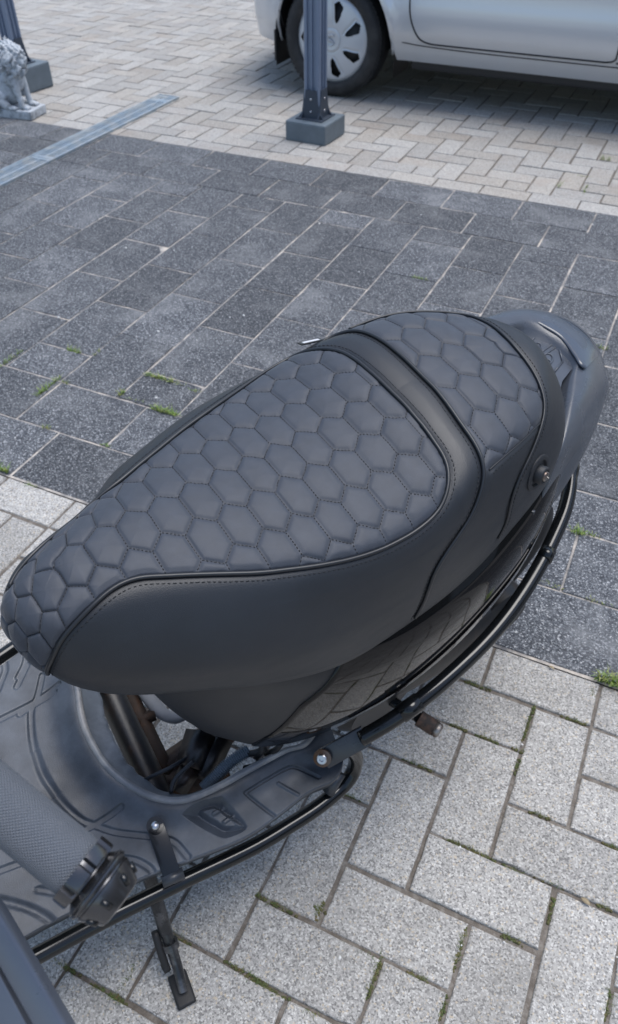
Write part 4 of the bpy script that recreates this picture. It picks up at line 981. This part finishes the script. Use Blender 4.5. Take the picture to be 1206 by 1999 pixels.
# head
H = Vector((.055, -.004, .272)); add(H, (.047, .040, .045)); add(H+Vector((.040, 0, -.012)), (.026, .021, .019)); add(H+Vector((.040, 0, -.028)), (.020, .016, .011)); add(H+Vector((.062, 0, -.003)), (.007, .010, .007))
add(H+Vector((.045, 0, .010)), (.022, .011, .012), (0, 25, 0))
for s in (1, -1):
    add(H+Vector((.034, s*.017, .015)), (.010, .011, .007)); add(H+Vector((.048, s*.011, -.017)), (.014, .011, .010)); add(H+Vector((-.010, s*.040, .034)), (.010, .012, .014))
rl = random.Random(4)
# mane of curling locks
for i in range(150):
    a = rl.uniform(-math.pi, math.pi); ring = rl.random(); rr = .036+.026*ring; x = .040-.085*ring+rl.uniform(-.008, .008)
    cy, cz = math.sin(a)*rr*.98, math.cos(a)*rr*1.0
    if math.cos(a) < -.2: cz *= 1.5
    p0 = H+Vector((x, cy, cz)); ln = .030+.018*rl.random(); dn = Vector((-.012, cy*.35, cz*.15-.022 if abs(a) > .6 else cz*.3)).normalized()*ln
    tw = Vector((rl.uniform(-.008, .008), rl.uniform(-.008, .008), 0))
    mb.tube([p0-dn*.2, p0+dn*.35+tw, p0+dn*.75-tw*.4, p0+dn], [.009, .0085, .006, .002], 7, sub=2)
for i in range(60):
    t = rl.random(); y = rl.uniform(-.045, .045); z = .245-.105*t; x = .065-.01*t-abs(y)*.5-.005; p0 = Vector((x, y*(1-.4*t), z))
    mb.tube([p0, p0+Vector((.006, rl.uniform(-.004, .004), -.016)), p0+Vector((-.001, rl.uniform(-.006, .006), -.034))], [.009, .0075, .002], 7, sub=2)
add((-.0, 0, .25), (.06, .055, .06))
body = mb.build('lion_body', LST, lion)
for v in body.data.vertices: v.co.z += .0
rm = body.modifiers.new('fuse', 'REMESH'); rm.mode = 'VOXEL'; rm.voxel_size = .0026; rm.use_smooth_shade = True
mb = MB(); mb.box((-.015, 0, .022), (.285, .150, .044), bev=.007); pl_ = mb.build('plinth', LST, lion, False)
# ------------------------------------------------------------------ parked car
car = tag(empty('parked_car', (-.015, 0, 0)), 'silver hatchback parked on the far paving with steel wheel covers', 'car')
PAINT = mat('silver_paint', (.60, .62, .65), .30, metal=.4, coat=.7, spec=.5)
GLASSD = mat('dark_glass', (.012, .014, .016), .06, spec=.6)
TYREM = mat('tyre', (.018, .019, .021), .72, bump=.3, bscale=300, var=.15, color2=(.035, .035, .036), c2scale=12)
COVER = mat('wheel_cover', (.52, .55, .59), .34, metal=.35, rvar=.05)
TRIMB = mat('black_trim', (.012, .013, .015), .5)
CY, HW = 4.70, .845                       # centre line and half width; near flank faces -y
UW0, UW1, WZ, WR = -1.735, .745, .283, .283
def wy(z): return np.interp(z, [.16, .22, .26, .30, .33, .40, .46, .52, .60, .75, .92, 1.05, 1.30, 1.47], [.75, .782, .806, .820, .840, .852, .852, .840, .834, .836, .815, .77, .66, .58])
def nosef(u):   # plan taper of the flank towards bumper ends
    return np.interp(u, [-2.42, -2.36, -2.28, -2.15, -1.95, -1.6, .6, 1.1, 1.33, 1.40], [.42, .60, .80, .915, .975, 1.0, 1.0, .975, .86, .62])
def belt(u): return np.interp(u, [-2.42, -2.3, -1.9, -1.3, -.9, .9, 1.25, 1.40], [.62, .74, .88, .97, .98, 1.0, 1.02, .98])
def zlow(u):
    z = np.interp(u, [-2.42, -2.25, -2.02, -1.36, 1.1, 1.40], [.24, .225, .225, .212, .212, .28])
    for c in (UW0, UW1):
        r = .345; d = abs(u-c)
        if d < r: z = max(z, WZ+math.sqrt(r*r-d*d)*1.0)
    return z
us = sorted(set(np.round(np.concatenate([np.linspace(-2.42, 1.40, 150), UW0+.3449*np.cos(np.linspace(0, math.pi, 50)), UW1+.3449*np.cos(np.linspace(0, math.pi, 50))]), 4)))
nz = 26
def flank(sgn):
    V = []
    for u in us:
        a, b = zlow(u), belt(u)
        for j in range(nz):
            z = a+(b-a)*j/(nz-1); y = wy(z)*nosef(u)
            for c in (UW0, UW1):                       # wheel arch lips swell slightly
                d = math.hypot(u-c, z-WZ); y += .010*math.exp(-((d-.36)/.03)**2)
            V.append((u, CY+sgn*y, z))
    return V
for sgn in (-1, 1):
    V = flank(sgn); mb = MB(); mb.add(V, grid_faces(len(us), nz)); mb.build('body_side', PAINT, car)
    for c in (UW0, UW1):
        al = MB(); P = []
        for k in range(41):
            a = math.pi*(-.04+1.08*k/40); u = c+.346*math.cos(a); z = WZ+.346*math.sin(a); P.append((u, CY+sgn*(wy(z)*nosef(u)-.004), z))
        al.tube(P, .009, 8); al.build('arch_lip', PAINT, car)
V = []
for u in us:
    b = belt(u); yb = wy(b)*nosef(u)
    for j in range(13):
        t = j/12*2-1; V.append((u, CY+t*yb, b+.045*(1-t*t)))
mb = MB(); hoodmask = [i for i in range(len(us)-1) if us[i] < -1.02]
mb.add(V, [f for f in grid_faces(len(us), 13) if us[f[0]//13] < -1.02]); mb.build('bonnet', PAINT, car)
# greenhouse
gu = np.linspace(-1.25, 1.35, 40); V = []
for u in gu:
    zr = np.interp(u, [-1.25, -.55, -.2, .5, 1.05, 1.35], [.96, 1.34, 1.46, 1.48, 1.42, 1.04]); b = belt(u)
    for j in range(21):
        t = j/20; a = math.pi*t; yy = math.cos(a); z = b+(zr-b)*min(1, (math.sin(a))**.55); k = np.interp(z, [.95, 1.48], [.80, .60])*abs(yy)**.35*np.sign(yy); V.append((u, CY-k, z-.004))
mb = MB(); mb.add(V, grid_faces(40, 21)); mb.build('window_band', GLASSD, car)
V = []
for u in np.linspace(-.42, 1.15, 20):
    for j in range(11):
        t = j/10*2-1; V.append((u, CY+t*.56, np.interp(u, [-.42, -.2, .5, 1.15], [1.415, 1.475, 1.495, 1.40])+.012*(1-t*t)))
mb = MB(); mb.add(V, grid_faces(20, 11)); o = mb.build('roof', PAINT, car); md = o.modifiers.new('t', 'SOLIDIFY'); md.thickness = .02
# nose and tail faces, underbody
mb = MB(); V = []
for u, i in ((-2.42, 0), (1.40, 1)):
    pass
for uu, name in ((-2.42, 'front_bumper'), (1.40, 'tailgate')):
    V = []; b = belt(uu); a = .20 if uu < 0 else .26; s = -1 if uu < 0 else 1
    for i in range(11):
        t = i/10*2-1
        for j in range(9):
            z = a+(b-a)*j/8; V.append((uu+s*.05*(1-t*t)*math.sin(math.pi*j/8)**.5, CY+t*wy(z)*nosef(uu), z))
    mb = MB(); mb.add(V, grid_faces(11, 9)); mb.build(name, PAINT, car)
mb = MB(); mb.box((-.45, CY, .30), (3.5, 1.30, .16), bev=.03); mb.build('underbody', TRIMB, car, False)
mb = MB(); mb.box((-.42, CY-.74, .195), (1.75, .05, .05), bev=.01); mb.build('jacking_sill', TRIMB, car, False)
for c in (UW0, UW1):
    for sgn in (-1, 1):
        ar = MB(); V = []
        for k in range(33):
            a = math.pi*k/32-.0; 
            for yy in (.80, .55): V.append((c+.352*math.cos(a), CY+sgn*yy, WZ+.352*math.sin(a)-(.16 if k in (0, 32) else 0)))
        ar.add(V, grid_faces(33, 2)); o = ar.build('wheel_arch', TRIMB, car)
mb = MB(); mb.box((UW0-.352, CY-.70, .225), (.012, .22, .15), bev=.003); mb.build('mud_flap', TRIMB, car, False)
def car_wheel(u, sgn):
    w = empty('wheel', (u, CY+sgn*.735, WZ)); w.parent = car; w.rotation_euler = (0, 0, 0 if sgn < 0 else math.pi)
    prof = [(.205, .085), (.215, .096), (.235, .101), (.262, .095), (.276, .078), (.2825, .055), (.2835, 0), (.2825, -.055), (.276, -.08), (.24, -.1), (.205, -.09)]
    n = 96; V = []; F_ = []
    for i, (r, y) in enumerate(prof):
        for k in range(n):
            a = 2*math.pi*k/n; rr = r-(.0045 if (4 < i < 8 and False) else 0); V.append((rr*math.cos(a), -y, rr*math.sin(a)))
    for i in range(len(prof)-1):
        for k in range(n): F_.append((i*n+k, i*n+(k+1) % n, (i+1)*n+(k+1) % n, (i+1)*n+k))
    MB().add(V, F_).build('tyre', TYREM, w)
    mb = MB()
    for k in range(72):       # tread lugs at the shoulder
        a = 2*math.pi*k/72; mb.box((math.cos(a)*.2795, -.066, math.sin(a)*.2795), (.005, .022, .016), M=Matrix.Rotation(-a, 3, 'Y'))
    mb.build('tread', TYREM, w, False)
    # wheel cover: dished disc with seven slots
    nr, na = 34, 280; V = []; rs = np.linspace(.0, .207, nr); slot = np.zeros((nr, na), bool)
    for i, r in enumerate(rs):
        for k in range(na):
            a = 2*math.pi*k/na; ph = ((a+.55-1.15*(r-.1))/(2*math.pi/7)) % 1.0; d = min(ph, 1-ph)*2*math.pi/7*r
            wslot = np.interp(r, [.078, .096, .168, .187], [.0, .013, .030, .0]); slot[i, k] = (d < wslot)
            y = -.088-.012*math.sin(min(1, r/.19)*math.pi)+(.012 if r > .19 else 0)*((r-.19)/.017)
            y += .004*math.exp(-((d-wslot-.006)/.006)**2)*(1 if .08 < r < .185 else 0)*(1 if ph < .5 else .2)
            if r < .052: y -= .006
            if .052 <= r < .06: y += .002
            V.append((r*math.cos(a), y, r*math.sin(a)))
    F_ = []
    for i in range(nr-1):
        for k in range(na):
            k2 = (k+1) % na
            if slot[i, k] and slot[i+1, k] and slot[i, k2]: continue
            F_.append((i*na+k, i*na+k2, (i+1)*na+k2, (i+1)*na+k))
    mb = MB(); mb.add(V, F_); cov = mb.build('wheel_cover', COVER, w)
    mb = MB(); mb.lathe([(.0, .0), (.2, .0), (.2, .01), (0, .01)], 40, (0, -.070, 0), (0, 1, 0)); mb.build('rim', TRIMB, w)
    # raised centre emblem: an S of slanted strokes
    mb = MB(); S = 1.05; y = -.1025
    def stroke(p, r=.0042): mb.tube([(x*S, y, z*S) for x, z in p], r, 8)
    stroke([(.018, .020), (.002, .026), (-.020, .012), (-.006, .002), (.018, -.012)]); stroke([(-.018, -.020), (-.002, -.026), (.020, -.012)])
    stroke([(-.020, .012), (-.020, .003), (-.002, -.008)]); mb.build('emblem', COVER, cov)
    mb = MB(); mb.tube([(.052*math.cos(a), -.098, .052*math.sin(a)) for a in np.linspace(0, 2*math.pi, 60)], .003, 8); mb.build('centre_ring', COVER, cov)
    return w
for u in (UW0, UW1):
    for sgn in (-1, 1): car_wheel(u, sgn)
# shut lines, proud of the flank by a hair
def seam(pts, name='door_seam', r=.0042, m=TRIMB, off=.0006):
    P = smooth_path(np.array(pts, float), 8); mb = MB(); mb.tube([(u, CY-wy(z)*nosef(u)-off, z) for u, z in P], r, 6); return mb.build(name, m, car)
seam([(-1.285, .92), (-1.29, .70), (-1.30, .55), (-1.295, .46), (-1.275, .39), (-1.24, .335), (-1.19, .312), (-1.1, .308), (-.8, .307), (-.3, .307)])
seam([(-.3, .307), (-.262, .318), (-.252, .36), (-.25, .6), (-.25, .92)])
seam([(-.25, .307), (.2, .308), (.42, .33), (.5, .45), (.56, .6), (.60, .92)])
seam([(-1.335, .305), (-1.2, .295), (-.8, .288), (.4, .288)], 'sill_seam', .0030)
seam([(-2.02, .24), (-2.06, .40), (-2.12, .55), (-2.2, .66)], 'bumper_seam', .002)
LAMPM = mat('lamp_lens', (.5, .5, .52), .08, coat=.8)
V = [];
for u in np.linspace(-2.40, -2.12, 12):
    for j in range(6): z = .60+.12*j/5+.10*(u+2.4); V.append((u, CY-(wy(z)*nosef(u)+.006), z))
mb = MB(); mb.add(V, grid_faces(12, 6)); mb.build('headlamp', LAMPM, car)

# ------------------------------------------------------------------ weeds, moss and grit in the joints
def gp_(px, py):
    d = CAMM@np.array([(px-603)/1500.98, -(py-999.5)/1500.98, -1.0]); t = (0-CAM_POS.z)/d[2]; return np.array(CAM_POS)+t*d
GR = mat('weed_green', (.085, .13, .03), .6, color2=(.17, .17, .07), c2scale=40, var=.3, vscale=60)
GR2 = mat('weed_bright', (.15, .25, .04), .55, color2=(.28, .29, .09), c2scale=50, var=.2)
MOSS = mat('moss', (.07, .085, .03), .95, color2=(.14, .11, .05), c2scale=60, c2lo=.4, c2hi=.65, var=.4, vscale=200, bump=1.0, bscale=600)
w = random.Random(11)
def blades(mb, c, dirv_, ln, n, h, wd):
    for _ in range(n):
        t = w.uniform(-1, 1)*ln/2; p = np.array([c[0]+dirv_[0]*t+w.gauss(0, .0022), c[1]+dirv_[1]*t+w.gauss(0, .0022), -.002])
        a = w.uniform(0, 2*math.pi); le = h*w.uniform(.4, 1.1); ben = w.uniform(.3, 1.1); d = np.array([math.cos(a), math.sin(a), 0]); s = np.array([-d[1], d[0], 0])*wd*w.uniform(.6, 1.2)
        q = p+d*le*.35*ben+np.array([0, 0, le*.6]); e = p+d*le*ben+np.array([0, 0, le*w.uniform(.55, .95)])
        mb.add([p-s, p+s, q+s*.8, q-s*.8, e], [(0, 1, 2, 3), (3, 2, 4)])
DU, DV = (1, 0), (0, 1)
near_w = [(930,1337,DU,.05),(894,1419,DU,.03),(952,1442,DU,.04),(1028,1422,DV,.06),(1041,1386,DV,.03),(1013,1465,DU,.02),(1010,1495,DV,.03),(816,1492,DU,.05),(886,1644,DU,.03),(932,1664,DU,.05),(1055,1591,DU,.03),(1159,1352,DV,.03),(1200,1655,DU,.03),(1001,1697,DU,.03),(1072,1720,DU,.04),(898,1850,DV,.06),(719,1869,DU,.04),(738,1885,DV,.04),(727,1918,DV,.04),(814,1906,DU,.03),(999,1833,DU,.03),(1075,1779,DV,.04),(1181,1771,DU,.02),(607,1978,DU,.03),(865,1967,DV,.03),(1186,1955,DV,.04),(623,1776,DV,.03),(530,1762,DU,.07),(625,1776,DU,.02),(479,1898,DU,.06),(505,1918,DU,.04),(532,1935,DU,.04),(343,1829,DU,.04),(125,1886,DU,.05),(207,1939,DU,.06),(252,1905,DV,.05),(228,1953,DU,.03),(690,1555,DU,.03),(1120,1405,DU,.04)]
mb = MB(); mo = MB()
for px, py, d, ln in near_w:
    c = gp_(px, py)
    blades(mb, c, d, ln*.8, int(ln*800), .009, .0005)
    for _ in range(int(ln*700)):
        t = w.uniform(-.6, .6)*ln; r = w.uniform(.0012, .0032); mo.add(*ell((c[0]+d[0]*t+w.gauss(0, .0012), c[1]+d[1]*t+w.gauss(0, .0012), -.0035), (r, r, r*1.1), seg=6))
o = mb.build('joint_weeds', GR, None, False); tag(o, 'short green weeds growing in the joints of the light pavers', 'weeds', kind='stuff')
o = mo.build('joint_moss', MOSS, None, False); tag(o, 'dark moss and grit filling the joints of the light pavers', 'moss', kind='stuff')
mb = MB()
for px, py, d, ln, h, n in [(145,687,DU,.05,.02,50),(20,703,DV,.12,.02,60),(95,757,DV,.10,.022,110),(128,748,DU,.03,.014,20),(312,741,DU,.10,.022,110),(345,750,DU,.05,.015,25),(238,770,DV,.03,.02,35),(262,782,DU,.06,.012,20),(320,806,DU,.08,.026,130),(382,765,DU,.03,.015,15),(820,545,DU,.06,.014,45),(1125,1041,DU,.03,.022,45),(1155,1046,DU,.04,.016,30),(1070,1141,DU,.06,.010,35),(1170,1176,DU,.05,.010,25),(1190,1334,DU,.05,.035,110),(8,920,DU,.03,.03,50),(60,948,DU,.05,.010,20),(90,835,DU,.03,.014,20),(205,870,DU,.03,.014,20),(1143,370,DV,.12,.02,30),(1180,313,DU,.05,.03,35),(1093,362,DV,.07,.02,25),(1140,345,DU,.06,.012,20),(1175,682,DU,.03,.02,25),(190,690,DV,.04,.014,20)]:
    blades(mb, gp_(px, py), d, ln, n, h, .0011)
o = mb.build('joint_weeds', GR2, None, False); tag(o, 'bright green weeds growing in the sandy joints of the dark slabs', 'weeds', kind='stuff')
# litter: scattered pale chips and bits of dead leaf
CH = mat('pale_chip', (.62, .62, .60), .6); mb = MB()
for px, py in [(822,420),(47,760),(305,777),(280,632),(468,165),(292,162),(340,489),(115,620),(860,1240),(1010,700)]+[(w.uniform(0, 1206), w.uniform(300, 1999)) for _ in range(60)]:
    c = gp_(px, py); r = w.uniform(.001, .0022)*(1.8 if py < 900 else 1); mb.add(*ell((c[0], c[1], .0015), (r*1.4, r, r*.5), (0, 0, w.uniform(0, 180)), seg=6))
tag(mb.build('grit', CH), 'pale stone chips scattered over the paving', 'grit', kind='stuff')
def leaf(px, py, ln, lab, c=(.30, .24, .15)):
    p = gp_(px, py); mb = MB(); V = []; n = 9; a = w.uniform(0, 6.28)
    for i in range(n):
        t = i/(n-1); hw = ln*.22*math.sin(math.pi*min(1, t*1.02+.01))**.7
        for s in (-1, 0, 1): V.append(((t-.5)*ln, s*hw, .004+.15*hw*abs(s)+.0025*math.sin(3*t)))
    mb.add(V, grid_faces(n, 3)); o = mb.build('dead_leaf', mat('dead_leaf', c, .7, var=.2, vscale=200)); o.location = (p[0], p[1], 0); o.rotation_euler = (0, 0, -.35)
    md = o.modifiers.new('t', 'SOLIDIFY'); md.thickness = .0004; tag(o, lab, 'leaf'); return o
leaf(1142, 1762, .017, 'thin pale dead leaf lying in a paver joint at the lower right'); leaf(1076, 1306, .012, 'tiny yellowish leaf on the light paver beside the dark slab')

# ------------------------------------------------------------------ the house across the yard: outside the frame, but the gloss panel and the tubes mirror it
BR = bpy.data.materials.new('house_brick'); BR.use_nodes = True; nt = BR.node_tree; b = nt.nodes['Principled BSDF']; b.inputs['Roughness'].default_value = .9
tc = N(nt, 'ShaderNodeTexCoord'); mp = N(nt, 'ShaderNodeMapping'); mp.inputs['Rotation'].default_value = (R(90), 0, R(90)); nt.links.new(tc.outputs['Object'], mp.inputs['Vector'])
bk = N(nt, 'ShaderNodeTexBrick', Scale=1.0); bk.inputs['Color1'].default_value = (.16, .085, .05, 1); bk.inputs['Color2'].default_value = (.11, .06, .04, 1); bk.inputs['Mortar'].default_value = (.3, .28, .25, 1)
bk.inputs['Mortar Size'].default_value = .006; bk.inputs['Brick Width'].default_value = .22; bk.inputs['Row Height'].default_value = .065; nt.links.new(mp.outputs[0], bk.inputs['Vector']); nt.links.new(bk.outputs[0], b.inputs['Base Color'])
house = tag(empty('brick_house', (7.4, 1.5, 0)), 'brown brick house with white doors, mirrored in the gloss side of the scooter', 'house')
WHP = mat('white_paint', (.75, .76, .77), .4)
mb = MB(); mb.box((2.0, 0, 1.45), (4.0, 13.0, 2.9)); mb.build('wall', BR, house, False)
mb = MB(); mb.add([(-.4, -6.9, 2.85), (-.4, 6.9, 2.85), (4.4, 6.9, 2.85), (4.4, -6.9, 2.85), (2, -6.9, 4.9), (2, 6.9, 4.9)], [(0, 1, 5, 4), (2, 3, 4, 5), (0, 4, 3), (1, 2, 5), (0, 3, 2, 1)]); mb.build('roof', mat('roof_tile', (.06, .055, .055), .7), house, False)
for y, w_, z0, z1, nm in ((3.6, 2.6, .02, 2.2, 'garage_door'), (-.2, 1.0, .02, 2.15, 'front_door'), (-3.2, 2.0, .8, 2.2, 'window')):
    mb = MB(); mb.box((-.03, y, (z0+z1)/2), (.06, w_, z1-z0), bev=.01)
    if nm == 'garage_door':
        for k in range(7): mb.box((-.066, y, z0+.18+k*.30), (.02, w_-.1, .02))
    o = mb.build(nm, WHP, house, False)
    if nm == 'window':
        for s_ in (-.5, .5):
            mb = MB(); mb.box((-.066, y+s_, (z0+z1)/2), (.014, .84, z1-z0-.16)); mb.build('pane', GLASSD, o, False)
